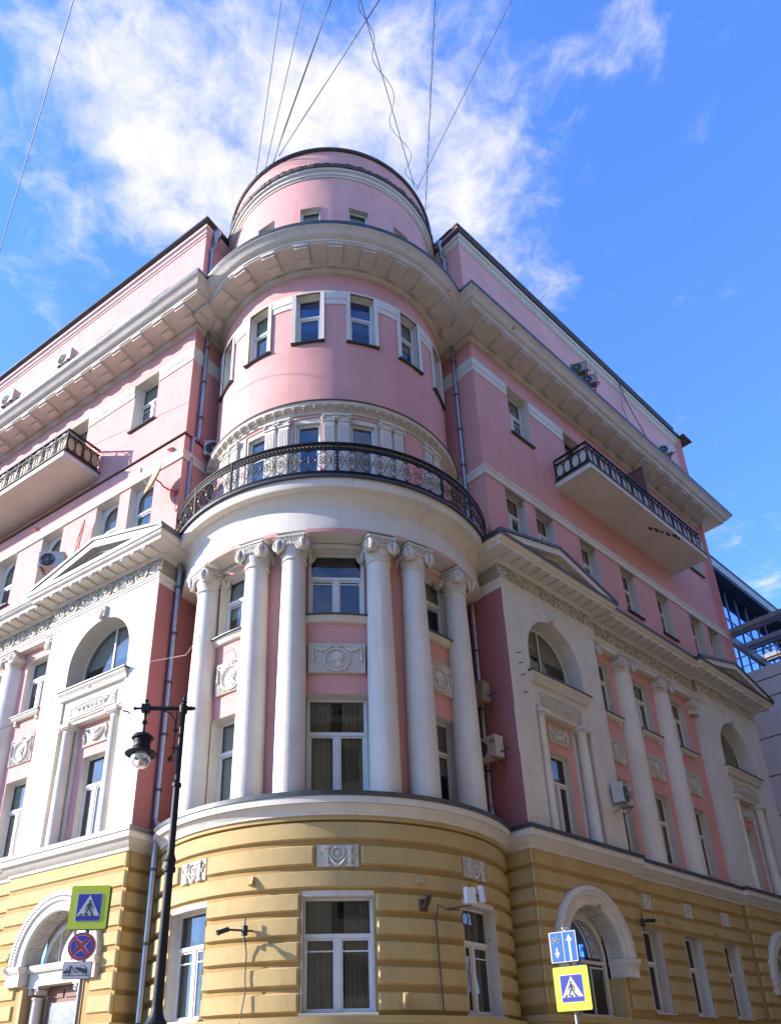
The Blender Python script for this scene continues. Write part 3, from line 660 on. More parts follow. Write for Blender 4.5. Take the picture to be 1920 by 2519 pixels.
    # top storey
    tw = [(1.7+k, P) for k, P in ((-12.35, W_TT), (12.35, W_TT), (-37.6, W_TT2), (37.6, W_TT2), (-62.4, W_TT2), (62.4, W_TT2))]
    h = hdeg(.74, R2)
    b = MB(); b.wall(T, A0, A1, 16.8, 22.4, R2, [(u-h, u+h, 19.38, 21.46, 0) for u, _ in tw]); part(b, 'top_storey_wall', M_PINK)
    h2 = hdeg(.98, R2)
    for u, P in tw: P(T.mat(u, 19.38, R2))
    edges = [-90, -62.4+1.7, -37.6+1.7, -12.35+1.7, 12.35+1.7, 37.6+1.7, 62.4+1.7, 92]
    b = MB(); b.box(T, A0, A1, 21.46, 21.52, R2-.02, R2+.05); part(b, 'window_band_top', M_WHITE)
    for a, q in zip(edges[:-1], edges[1:]):
        u0 = a+h2 if a > -90 else a; u1 = q-h2 if q < 92 else q
        b = MB(); b.box(T, u0, u1, 20.96, 21.18, R2-.02, R2+.03); b.box(T, u0, u1, 21.18, 21.46, R2-.02, R2+.05); part(b, 'window_band', M_WHITE)
    # main cornice of the tower
    b = MB(); b.prof(T, A0, A1, [(3.6, 22.30), (3.80, 22.30), (3.80, 22.36), (3.87, 22.42), (3.88, 22.50), (4.60, 22.56), (4.60, 22.60), (4.64, 22.61), (4.65, 22.68), (4.68, 22.70), (4.74, 22.72), (4.80, 22.78), (4.86, 22.88), (4.94, 22.93), (4.94, 23.0), (3.6, 23.02)]); part(b, 'main_cornice', M_CREAM)
    b = MB(); b.prof(T, A0, A1, [(4.955, 22.96), (4.975, 23.06), (3.7, 23.34), (3.7, 23.0)]); part(b, 'roof_flashing', M_FLASH)
    for k in range(-5, 6): P_MOD(T.mat(1.6+k*13.2, 22.545, 3.74))
    # drum
    R3 = 3.70; aw = [1.6+k for k in (-12.3, 12.3, -37.4, 37.4)]; h = hdeg(.66, R3)
    b = MB(); b.wall(T, A0-30, A1+30, 23.1, 27.3, R3, [(u-h, u+h, 24.25, 25.7, 0) for u in aw]); part(b, 'drum_wall', M_PINK)
    for u in aw: W_AT(T.mat(u, 24.25, R3))
    b = MB(); b.prof(T, A0-30, A1+30, [(3.6, 27.24), (3.73, 27.24), (3.73, 27.30), (3.78, 27.33), (3.79, 27.42), (3.86, 27.46), (3.88, 27.54), (3.6, 27.58)]); part(b, 'drum_cornice', M_CREAM)
    b = MB()
    us = [A0-30+(A1-A0+60)*i/220 for i in range(221)]; rnd = random.Random(5)
    b.grid([[T.pt(u, 27.53+rnd.uniform(-.015, .01), 3.90+rnd.uniform(0, .02)), T.pt(u, 27.66+rnd.uniform(-.02, .03)+.02*sin(u*.2), 3.92+rnd.uniform(0, .04)), T.pt(u, 27.74+.015*sin(u*.31), 3.75)] for u in us]); part(b, 'cornice_flashing', M_RUST, sharp=10)
    b = MB(); b.wall(T, A0-30, A1+30, 27.5, 28.66, 3.76); part(b, 'parapet', M_PINK)
    b = MB(); b.prof(T, A0-30, A1+30, [(3.3, 28.62), (3.82, 28.62), (3.86, 28.66), (3.84, 28.73), (3.3, 28.76)])
    b.face([T.pt(a, 28.72, 3.4) for a in range(0, 360, 12)]); part(b, 'tower_roof', M_FLASH)
tower()
# ---------------------------------------------------------------- wings
CZ = [4.95, 4.48, 4.03, 3.60, 3.17, 2.76, 2.32, 1.86, 1.40]
def wing(F, left):
    s0, P, pe, end = (0, .38, 4.45, 18) if left else (-.25, .30, 4.2, 15.6)
    c = s0+2.17; B = P-.15; back = -2.3
    FL_ = M_FLASHL if left else M_FLASH
    bays = [5.55, 7.9, 10.3] if left else [4.95, 7.3, 9.7]
    p2 = None if left else 10.9; c2 = 13.15
    def stepped(e=end, d=0):
        pl = []
        if left: pl = [(e, B)]
        else: pl = [(e, -6), (e, P), (p2, P), (p2, B)]
        return pl+[(pe, B), (pe, P), (s0, P), (s0, back)]
    def straight(e, o=0, s=0): return ([(e, o)] if left else [(e, -6), (e, o)])+[(s, o), (s, back)]
    def PW(name, m, pl, prof):
        b = MB(); b.path(F, pl, prof); return part(b, name, m)
    G = Ret(F, s0); GU = Ret(F, 0)
    pavs = [c] if left else [c, c2]
    # ---- ground floor
    PW('plinth', M_YEL, stepped(), [(-.3, -ZO), (.02, -ZO), (.02, 1.12), (.06, 1.14), (.06, 1.28), (-.3, 1.3)])
    ops = [(q-1.125, q+1.125, 1.3, 3.805, 1.125) for q in pavs]
    b = MB(); b.wall(F, s0, pe, 1.1, 5.1, P-.045, [ops[0]]); 
    if p2: b.wall(F, p2, end, 1.1, 5.1, P-.045, [ops[1]])
    gw = [4.98, 7.22, 9.55] if not left else [5.55, 7.9, 10.3]
    b.wall(F, pe, p2 or end, 1.1, 5.1, B-.045, [(u-.48, u+.48, 1.5, 3.58, 0) for u in gw])
    b.sheet(F, pe, pe+.0001, 1.1, 5.1, P-.06)
    b.box(F, pe-.1, pe, 1.1, 5.1, B-.06, P-.062)
    if p2: b.box(F, p2, p2+.1, 1.1, 5.1, B-.06, P-.062)
    b.sheet(G, -P+.06, 2.3, 1.1, 5.1, -.06); part(b, 'ground_floor_wall', M_YELG)
    if not left:
        b = MB(); b.sheet(Ret(F, end), -P+.06, 6, -ZO, 28, 0); part(b, 'end_wall', M_PINK)
    for u in gw: W_GR(F.mat(u, 1.5, B-.045))
    pav_spans = [(s0, pe, c)]+([(p2, end, c2)] if p2 else [])
    for i in range(len(CZ)-1):
        z1, z0 = CZ[i], CZ[i+1]+.065
        for a, q, cc in pav_spans:
            e = -1
            if z0-2.7 < 1.35: e = sqrt(max(0, 1.37**2-max(0, z0-2.7)**2))
            segs = [(a, q)] if z0-2.7 >= 1.35 else [(a, cc-e), (cc+e, q)]
            if z1 < 2.75: segs = [(a, cc-1.32), (cc+1.32, q)]
            for x0, x1 in segs:
                b = MB(); b.block(F, x0, x1, z0, z1, P-.08, P+.0, .045, e=True)
                part(b, 'stone_block', M_YEL)
        b = MB(); b.block(G, -P+.0, 2.3, z0, z1, -.08, 0, .045, e=True); part(b, 'stone_block', M_YEL)
        # bays
        bs, be = pe, (p2 or end)
        if z0 > 3.58:
            if i == 1:
                xs = [bs]+[x for u in gw for x in (u-.27, u+.27)]+[be]
                for x0, x1 in zip(xs[::2], xs[1::2]):
                    b = MB(); b.block(F, x0+.02, x1-.02, z0, z1, B-.08, B, .045); part(b, 'stone_block', M_YEL)
                for u in gw: P_RS(F.mat(u, z0, B-.05))
            else:
                b = MB(); b.block(F, bs, be, z0, z1, B-.08, B, .045); part(b, 'stone_block', M_YEL)
        else:
            xs = [bs]+[x for u in gw for x in (u-.52, u+.52)]+[be]
            for x0, x1 in zip(xs[::2], xs[1::2]):
                b = MB(); b.block(F, x0, x1, z0, z1, B-.08, B, .045); part(b, 'stone_block', M_YEL)
    # arched portals
    for cc in pavs:
        portal(F, cc, P, left)
    # belt
    PW('belt_cornice', M_CREAM, stepped(), [(-.3, 4.90), (.03, 4.90), (.04, 4.97), (.08, 5.0), (.16, 5.08), (.19, 5.13), (.22, 5.15), (-.3, 5.16)]); PW('belt_fascia', M_WHITE, stepped(), [(-.3, 5.15), (.25, 5.15), (.25, 5.32), (-.3, 5.34)])
    PW('roof_flashing', FL_, stepped(), [(.275, 5.30), (.285, 5.41), (-.35, 5.50), (-.35, 5.32)])
    # ---- white storeys
    ops = []
    for cc in pavs: ops += [(cc-1.25, cc+1.25, 5.40, 9.60, 0), (cc-1.25, cc+1.25, 9.88, 11.83, 1.25)]
    b = MB(); b.wall(F, s0, pe, 5.40, 12.25, P, ops[:2]); b.sheet(Ret(F, pe), -P, -B+.25, 5.4, 12.25, 0)
    if p2: part(b, 'pavilion_wall', M_WHITE); b = MB(); b.wall(F, p2, end, 5.40, 12.25, P, ops[2:]); b.sheet(Ret(F, p2), -P, -B+.25, 5.4, 12.25, 0)
    part(b, 'pavilion_wall', M_WHITE)
    b = MB(); b.sheet(G, -P+.004, 2.3, 5.4, 12.25, .0); part(b, 'return_wall', M_PINKSH)
    BK = B-.20
    ops = [(u-.48, u+.48, z, z+h, 0) for u in bays for z, h in ((10.0, 1.84), (5.72, 2.2))]
    b = MB(); b.wall(F, pe, p2 or end, 5.4, 12.25, BK, ops); part(b, 'bay_wall', M_PINK)
    for u in bays:
        W_BU(F.mat(u, 10.0, BK)); W_BL(F.mat(u, 5.72, BK)); P_RM2(F.mat(u, 8.40, BK+.03))
        b = MB(); b.prof(F, u-.62, u+.62, [(BK-.02, 9.80), (BK+.10, 9.82), (BK+.15, 9.88), (BK+.15, 9.94), (BK-.02, 9.96)])
        for x in (u-.5, u+.5): b.box(F, x-.05, x+.05, 9.68, 9.81, BK-.02, BK+.09)
        part(b, 'sill_cornice', M_CREAM)
        b = MB(); b.box(F, u-.66, u+.66, 9.945, 9.97, BK-.02, BK+.18); part(b, 'sill_flashing', M_FLASH)
    hc = [(bays[0]+bays[1])/2-.03, (bays[1]+bays[2])/2]+([bays[2]+1.2] if left else [])
    b = MB(); b.lathe((0, 0, 0), [(.43-.05*(i/8)**1.5, 6.22*i/8) for i in range(9)], 24, a0=pi, a1=2*pi)
    PH = Proto(part(b, 'half_column', M_WHITE))
    for x in hc: PH(F.mat(x, 5.42, BK-.05)); P_CAPH(F.mat(x, 11.60, BK-.02))
    for x in ([pe+.02] if left else [pe+.02, p2-.02]): P_CAPH(F.mat(x, 11.60, BK-.1))
    for cc in pavs: aedicule(F, cc, P)
    # ---- entablature
    PW('architrave', M_WHITE, stepped(), [(-.6, 12.20), (.01, 12.20), (.01, 12.36), (.035, 12.37), (.035, 12.43), (.06, 12.45), (.06, 12.49), (-.02, 12.50), (-.6, 12.5)])
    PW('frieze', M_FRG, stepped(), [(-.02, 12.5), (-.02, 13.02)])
    PW('entablature_cornice', M_WHITE, stepped(), [(-.3, 13.0), (.03, 13.0), (.05, 13.04), (.09, 13.07), (.10, 13.11), (.50, 13.14), (.50, 13.12), (.53, 13.12), (.54, 13.22), (.60, 13.25), (.65, 13.33), (.65, 13.36), (-.5, 13.38)])
    PW('roof_flashing', FL_, stepped(), [(.67, 13.33), (.69, 13.42), (-.6, 13.55), (-.6, 13.36)])
    def frz(a, q, o, pitch=1.62):
        n = max(1, round((q-a)/pitch)); st = (q-a)/n
        for k in range(n): P_FRZ(F.mat(a+st*(k+.5), 12.49, o-.02))
    frz(s0, pe, P); frz(pe, p2 or end, B)
    if p2: frz(p2, end, P)
    for a, q, o in [(s0+.1, pe, P), (pe+.5, (p2 or end)-.4, B)]+([(p2, end, P)] if p2 else []):
        n = round((q-a)/.44)
        for k in range(n+1): P_DEN(F.mat(a+(q-a)*k/n, 13.115, o))
    for a, q, cc in pav_spans: pediment(F, a, q, cc, P, left)
    # ---- pink storeys
    ZM = 17.66 if left else 16.5; om = .10 if left else .06
    mid = [(1.05, 2.13), (2.62, 3.72), (5.38, 6.48), (7.85, 8.95), (10.6, 11.7), (13.1, 14.2)] if left else [(.86, 1.86), (2.36, 3.36), (4.8, 5.85), (7.3, 8.32), (9.72, 10.74), (12.32, 13.3), (13.85, 14.75)]
    mc = [(a+q)/2 for a, q in mid]; w, h, PWN = (1.08, 2.08, W_ML) if left else (1.0, 1.92, W_MR)
    zt = 16.70 if left else 16.55
    b = MB(); b.wall(F, -om, end, 13.3, ZM, om, [(u-w/2, u+w/2, zt-h, zt, 0) for u in mc]); b.sheet(Ret(F, 0), -om, 2.3, 13.3, ZM, om); part(b, 'middle_storey_wall', M_PINK)
    for u in mc: PWN(F.mat(u, zt-h, om))
    PW('string_course', M_WHITE, straight(end, om, -om), [(-.02, 16.70 if left else 16.50), (.05, 16.71 if left else 16.51), (.05, 16.86 if left else 16.68), (.08, 16.90 if left else 16.72), (.10, 16.98 if left else 16.80), (-.1, 17.03 if left else 16.88)])
    if left: PW('ledge', M_RUST, straight(end, om, -om), [(.03, 17.64), (.06, 17.66), (.05, 17.70), (-.12, 17.74)])
    top = [(1.54+2.76)/2, 5.72, 9.2, 12.6] if left else [2.32, 5.58, 9.0, 12.1, 14.3]
    b = MB(); b.wall(F, 0, end, ZM, 22.45, 0, [(u-.57, u+.57, 19.36, 21.49, 0) for u in top]); b.sheet(Ret(F, 0), 0, 2.3, ZM, 22.45, 0); part(b, 'top_storey_wall', M_PINK)
    for k, u in enumerate(top): (W_UPB if (not left and k == 1) else W_UP)(F.mat(u, 19.36, 0))
    xs = [0]+[x for u in top for x in (u-.60, u+.60)]+[end]
    for k, (x0, x1) in enumerate(zip(xs[::2], xs[1::2])):
        pl = [(x1, 0), (x0, 0)]+([(0, back)] if k == 0 else [])
        PW('window_band', M_WHITE, pl, [(-.02, 20.94), (.03, 20.95), (.03, 21.18), (.05, 21.19), (.05, 21.50), (-.02, 21.52)])
    PW('main_cornice', M_CREAM, straight(end), [(-.1, 22.30), (.05, 22.30), (.05, 22.36), (.12, 22.42), (.13, 22.50), (.85, 22.56), (.85, 22.60), (.89, 22.61), (.90, 22.68), (.93, 22.70), (.99, 22.72), (1.05, 22.78), (1.11, 22.88), (1.19, 22.93), (1.19, 23.0), (-.1, 23.02)])
    PW('roof_flashing', FL_, straight(end), [(1.205, 22.96), (1.225, 23.06), (-.1, 23.34), (-.1, 23.0)])
    for k in range(int(end)+1):
        s = -.05+k*1.0
        if s < end+.3: P_MOD(F.mat(s, 22.545, -.01))
    P_MOD(GU.mat(-.2, 22.545, -.01))
    # attic
    at = [2.15, 5.2, 8.1, 11.0, 14.0] if left else [7.0, 13.5]
    ze = 27.0 if left else 27.3
    b = MB(); b.wall(F, 0, end, 23.1, 28.4 if not left else 27.6, 0, [(u-.49, u+.49, 24.28, 25.68, 0) for u in at]); b.sheet(Ret(F, 0), 0, 4, 23.1, 28.4 if not left else 27.6, 0)
    part(b, 'attic_wall', M_PINK)
    for u in at: W_ATW(F.mat(u, 24.28, 0))
    zc = 26.95 if left else 27.15
    PW('attic_cornice', M_PALE if left else M_CREAM, straight(end), [(-.02, zc+.12), (.03, zc+.13), (.03, zc+.19), (.08, zc+.23), (.09, zc+.32), (.16, zc+.37), (.18, zc+.46), (-.1, zc+.50)])
    if left:
        PW('roof_eave', M_FLASH, straight(end), [(-.2, 27.44), (.24, 27.50), (.30, 27.52), (.30, 27.60), (.26, 27.62), (-.2, 27.9), (-1.8, 28.1)])
    else:
        b = MB(); rnd = random.Random(9); pl = [(end-.0-.1*i, .185) for i in range(int(end*10))]+[(-.185, .185), (-.185, -1.5)]
        b.path(F, [(end, -2), (end, 0), (0, 0), (0, back)], [(.18, zc+.455), (.25, zc+.50), (.27, zc+.60), (.02, zc+.72)]); part(b, 'cornice_flashing', M_RUST)
        PW('roof_coping', M_FLASH, straight(end), [(-.3, 28.38), (.05, 28.38), (.07, 28.42), (.05, 28.48), (-.3, 28.52), (-2, 28.55)])
        b = MB(); b.box(F, end-.1, end+.75, zc+.5, zc+.54, -.6, .5); part(b, 'roof_edge_sheet', M_RUST)
    b = MB(); b.face([F.pt(0, 27.55 if left else 28.35, -.1), F.pt(end, 27.55 if left else 28.35, -.1), F.pt(end, 28.1, -8), F.pt(0, 28.1, -8)]); part(b, 'roof', M_FLASH)
def portal(F, cc, P, left):
    # archivolt ring with moulded front and a coffered soffit
    N = 40; b = MB(); zs = 2.68
    prof = [(1.14, P-.45), (1.14, P+.02), (1.17, P+.05), (1.36, P+.05), (1.38, P+.09), (1.40, P+.10), (1.56, P+.12), (1.60, P+.10), (1.61, P-.08)]
    b.grid([[F.pt(cc+r*cos(pi*i/N), zs+r*sin(pi*i/N), o) for r, o in prof] for i in range(N+1)])
    ab = part(b, 'archivolt', M_WHITE)
    bb = MB()
    for i in range(64):
        a = pi*(i+.5)/64; r = 1.48
        q = F.pt(cc+r*cos(a), zs+r*sin(a), P+.115); bb.ball(q, .028, 5)
    part(bb, 'leaf_moulding', M_ORN, parent=ab)
    for k in range(9):
        a = pi*(k+.5)/9; q = MB()
        ce = lambda rr, aa, oo: F.pt(cc+rr*cos(aa), zs+rr*sin(aa), oo)
        da = .10
        pts = [ce(1.125, a+da*cos(t*pi/6)*.9, P-.22+.10*sin(t*pi/6)) for t in range(12)]
        q.tube(pts, .016, 5, closed=True); q.ball(ce(1.12, a, P-.22), .03, 6)
        sq = [ce(1.13, a-.15, P-.40), ce(1.13, a+.15, P-.40), ce(1.13, a+.15, P-.05), ce(1.13, a-.15, P-.05)]
        q.tube(sq, .012, 4, closed=True)
        part(q, 'soffit_rosette', M_ORN, parent=ab)
    for sd in (-1, 1):
        b = MB(); x0, x1 = (cc-1.66, cc-1.04) if sd < 0 else (cc+1.04, cc+1.66)
        b.box(F, x0+.05, x1-.05, 2.22, 2.52, P-.40, P+.10); b.prof(F, x0+.02, x1-.02, [(P-.40, 2.50), (P+.12, 2.50), (P+.15, 2.56), (P+.17, 2.58), (P+.17, 2.66), (P-.4, 2.68)])
        for k in range(9): b.box(F, x0+.05+k*.06, x0+.05+k*.06+.03, 2.53, 2.56, P+.1, P+.15)
        part(b, 'impost', M_WHITE)
        b = MB(); j = cc+sd*1.02
        b.box(F, min(j, j+sd*.12), max(j, j+sd*.13), 1.3, 2.22, P-.5, P-.02); part(b, 'door_jamb', M_YEL)
        # reveal of the wall
    b = MB(); b.box(F, cc-1.05, cc+1.05, 1.2, 3.9, P-.52, P-.50); part(b, 'portal_back', M_WHITE)
    bo = P-.49
    # inner arch and glazing
    fr = MB(); r0, r1 = .86, .98
    fr.grid([[F.pt(cc+r*cos(pi*i/N), zs+r*sin(pi*i/N), o) for r, o in [(r0, bo), (r0, bo+.08), (r1, bo+.08), (r1, bo)]] for i in range(N+1)])
    g = MB(); pts = [F.pt(cc+.86*cos(pi*i/24), zs+.86*sin(pi*i/24), bo+.015) for i in range(25)]
    g.face(pts if (pts[0]-pts[12]).cross(pts[24]-pts[12]).dot(F.n.to_3d()) > 0 else pts[::-1])
    dk = MB()
    if left:
        b = MB(); b.box(F, cc-1.02, cc+1.02, 2.22, 2.52, P-.5, P-.14); b.box(F, cc-1.02, cc+1.02, 2.52, 2.68, P-.5, P-.08)
        for k in range(34): b.box(F, cc-1.0+k*.06, cc-1.0+k*.06+.03, 2.54, 2.60, P-.08, P-.06)
        part(b, 'door_lintel', M_WHITE)
        for x in (cc-.45, cc, cc+.45): fr.box(F, x-.02, x+.02, zs, zs+sqrt(.86**2-(x-cc)**2), bo, bo+.05)
        fr.box(F, cc-.86, cc+.86, zs, zs+.05, bo, bo+.06)
        door = MB(); door.box(F, cc-.62, cc+.62, -ZO, 2.2, bo, bo+.06)
        for x0, x1 in ((cc-.55, cc-.04), (cc+.04, cc+.55)):
            door.box(F, x0, x1, -ZO+.2, .2, bo+.06, bo+.085); door.box(F, x0, x1, 1.95, 2.12, bo+.06, bo+.085)
        part(door, 'door', M_FRAMEB)
        gg = MB(); gg.box(F, cc-.5, cc+.5, .5, 1.85, bo+.062, bo+.068); part(gg, 'door_pane', M_FLASHL)
        for sd in (-1, 1):
            col = MB(); q = F.pt(cc+sd*.82, 1.2, P-.30); col.lathe(q, [(.13, -2.8), (.13, .0), (.12, .72), (.14, .74), (.14, .78)], 18); part(col, 'door_column', M_WHITE)
        for sd in (-1, 1):
            cap = MB(); m = F.mat(cc, 1.98, P-.30)
            for e in (-1, 1):
                t = MB(); t.lathe((sd*.82+e*.12, 0, .12), [(0, -.15), (.07, -.15), (.075, -.13), (.075, .1)], 12, axis='y'); t.tube(spiral(sd*.82+e*.12, .12, .065, pi/2, 1.8, 14, -.155, e), .012, 4)
                cap.v += [m @ p for p in t.v]; i0 = len(cap.v)-len(t.v); cap.f += [tuple(k+i0 for k in f) for f in t.f]; cap.m += t.m
            cap.box(F, cc+sd*.82-.2, cc+sd*.82+.2, 2.17, 2.22, P-.48, P-.13)
            part(cap, 'door_capital', M_ORN)
    else:
        fr.box(F, cc-.98, cc-.86, 1.3, zs, bo, bo+.08); fr.box(F, cc+.86, cc+.98, 1.3, zs, bo, bo+.08)
        fr.box(F, cc-.86, cc+.86, 2.52, 2.60, bo, bo+.07); fr.box(F, cc-.86, cc+.86, 2.42, 2.46, bo, bo+.05); fr.box(F, cc-.86, cc+.86, 1.3, 1.38, bo, bo+.08)
        for x in (cc-.3, cc+.3): fr.box(F, x-.025, x+.025, 1.38, 2.42, bo, bo+.05)
        a, q = F.pt(cc-.86, 1.38, bo+.014), F.pt(cc+.86, 1.38, bo+.014); u, v = F.pt(cc+.86, 2.68, bo+.014), F.pt(cc-.86, 2.68, bo+.014)
        g.face([a, q, u, v]); b = MB(); b.prof(F, cc-1.0, cc+1.0, [(P-.5, 1.18), (P-.05, 1.2), (P+.04, 1.26), (P+.04, 1.30), (P-.5, 1.34)]); part(b, 'portal_sill', M_CREAM)
    part(fr, 'portal_window_frame', M_CREAM if not left else M_WHITE)
    dk.face([F.pt(cc+.9*cos(pi*i/24), zs+.9*sin(pi*i/24), bo+.004) for i in range(25)])
    if not left: dk.sheet(F, cc-.88, cc+.88, 1.32, zs, bo+.004)
    part(dk, 'portal_blackout', M_DARK); part(g, 'pane', M_GLASS)
def aedicule(F, cc, P):
    b = MB(); bk = P-.32
    b.wall(F, cc-.74, cc+.74, 5.4, 9.0, bk, [(cc-.45, cc+.45, 5.66, 7.88, 0)]); part(b, 'niche_wall', M_PINK)
    b = MB()
    for a, q in ((cc-1.25, cc-.74), (cc+.74, cc+1.25)): b.box(F, a+.001, q-.001, 5.4, 9.0, bk-.02, bk+.06)
    b.box(F, cc-1.25, cc-1.249, 5.4, 9.6, bk, P); b.box(F, cc+1.249, cc+1.25, 5.4, 9.6, bk, P)
    part(b, 'niche_jambs', M_WHITE)
    W_NI(F.mat(cc, 5.66, bk)); P_RG(F.mat(cc, 8.17, bk+.03))
    b = MB(); b.box(F, cc-1.24, cc+1.24, 8.95, 9.62, bk-.02, P-.05); b.box(F, cc-1.24, cc+1.24, 8.84, 8.95, bk-.02, P-.09); part(b, 'niche_block', M_WHITE)
    P_RP(F.mat(cc, 9.0, P-.038))
    for sd in (-1, 1):
        x = cc+sd*.96; q = F.pt(x, 5.42, P-.12); b = MB()
        b.lathe(q, [(.19, 0), (.19, .05), (.165, .08), (.16, .1), (.14, 3.15), (.15, 3.17), (.14, 3.19), (.14, 3.24), (.19, 3.31)], 20); part(b, 'small_column', M_WHITE)
        b = MB(); b.box(F, x-.22, x+.22, 8.73, 8.84, P-.34, P+.10); b.box(F, x-.19, x+.19, 8.70, 8.73, P-.31, P+.07); part(b, 'abacus', M_WHITE)
    b = MB(); b.prof(F, cc-1.36, cc+1.36, [(P-.05, 9.58), (P+.04, 9.60), (P+.05, 9.68), (P+.09, 9.74), (P+.13, 9.78), (P+.14, 9.85), (P-.4, 9.87)]); part(b, 'sill_cornice', M_CREAM)
    b = MB(); b.box(F, cc-1.40, cc+1.40, 9.855, 9.885, P-.5, P+.17); part(b, 'sill_flashing', M_FLASH)
    W_AR(F.mat(cc, 9.88, P-.003))
    b = MB(); b.box(F, cc-.13, cc+.13, 11.86, 12.20, P, P+.10)
    m = F.mat(cc, 12.1, P+.11); t = MB(); t.tube(spiral(0, -.06, .09, pi/2, 1.7, 16, 0), .02, 5); t.tube([(-.08, 0, -.06), (-.07, .01, -.2), (-.03, .02, -.28)], .02, 5); t.tube([(.08, 0, -.06), (.06, .01, -.2), (.02, .02, -.28)], .02, 5); t.ball((0, 0, -.2), .04, 6)
    b.v += [m @ p for p in t.v]; i0 = len(b.v)-len(t.v); b.f += [tuple(k+i0 for k in f) for f in t.f]; b.m += t.m
    part(b, 'keystone', M_ORN)
def pediment(F, a, q, cc, P, left):
    za, zr = 13.42, 14.14; x0, x1 = a-.62, q+.62; xm = (x0+x1)/2; pr = P+.66
    b = MB(); b.prism(F, [(x0+.5, za-.05), (xm, zr-.15), (x1-.5, za-.05)], P-.35, P+.10)
    part(b, 'tympanum', M_WHITE)
    ri = .23
    if not left:
        b = MB(); b.prof(F, a+.25, q+.25, [(P+.05, za-.03), (pr+.0, za-.05), (pr+.01, za+.03), (P+.05, za+.12)]); part(b, 'pediment_floor_flashing', M_FLASH)
    for (xa, xb) in ((x0, xm), (x1, xm)):
        sd = 1 if xa < xb else -1
        b = MB(); b.prism(F, [(xa, za), (xb, zr), (xb, zr-ri), (xa+sd*ri*3.3, za-.02)], P-.2, pr)
        b.prism(F, [(xa+sd*.75, za-.015), (xb, zr-ri), (xb, zr-ri-.09), (xa+sd*1.1, za-.015)], P-.2, pr-.2); part(b, 'raking_cornice', M_WHITE)
        b = MB(); b.prism(F, [(xa-sd*.05, za+.0), (xb, zr+.005), (xb, zr+.10), (xa-sd*.06, za+.09)], P-.4, pr+.04); part(b, 'pediment_flashing', M_FLASHL if left else M_FLASH)
wing(FL, True); wing(FR, False)
# ---------------------------------------------------------------- drainpipes (parts of the building)
def pipe(pts, r=.065, brk=()):
    b = MB(); b.tube(pts, r, 12); o = part(b, 'drainpipe', M_PIPE)
    for (p, q, f) in brk:
        c = Vector(p).lerp(Vector(q), f); b = MB(); b.lathe(c, [(r, -.03), (r+.018, -.03), (r+.018, .03), (r, .03)], 12); part(b, 'pipe_bracket', M_FLASH, parent=o)
    return o
def vp(F, s, off, z): return F.pt(s, z, off)
def vpipe(F, s, off, z0, z1, step=1.45, r=.065, pre=(), post=()):
    a, q = vp(F, s, off, z1), vp(F, s, off, z0); n = int((z1-z0)/step)
    return pipe([vp(F, *p) for p in pre]+[a, q]+[vp(F, *p) for p in post], r, [(a, q, (k+.5)/max(1, n)) for k in range(n)])
vpipe(FL, -.13, -.42, 17.9, 22.5, post=[(-.13, -.42, 17.78), (-.13, -.36, 17.72), (-.13, -.24, 17.72), (-.13, -.19, 17.62), (-.13, -.19, 13.5)])
vpipe(FL, -.13, -.20, 5.75, 13.0, post=[(-.36, -.13, 5.5), (-.36, -.08, 5.3)], r=.07)
vpipe(FL, -.36, -.08, -1.2, 5.3, r=.07)
vpipe(FR, -.13, -.68, 13.5, 22.5)
vpipe(FR, -.30, -.72, 6.2, 13.2, r=.07, post=[(-.5, -.55, 5.85), (-.5, -.5, 5.6), (-.5, -.5, 5.2)])
vpipe(FR, -.5, -.5, -1.2, 5.2, r=.07)
for F, of, z in ((FL, -.32, 27.3), (FR, -.72, 27.75)):
    b = MB(); q = vp(F, -.16, of, z)
    b.lathe(q, [(.07, -.45), (.07, -.2), (.16, -.02), (.17, .18), (.15, .2)], 14); b.tube([q+Vector((0, 0, -.4)), vp(F, -.16, of, z-.6), vp(F, -.12, of+.10, z-.85), vp(F, -.12, of+.06, z-1.1), vp(F, -.12, of+.06, 23.1)], .065, 10)
    part(b, 'rainwater_hopper', M_PIPE)
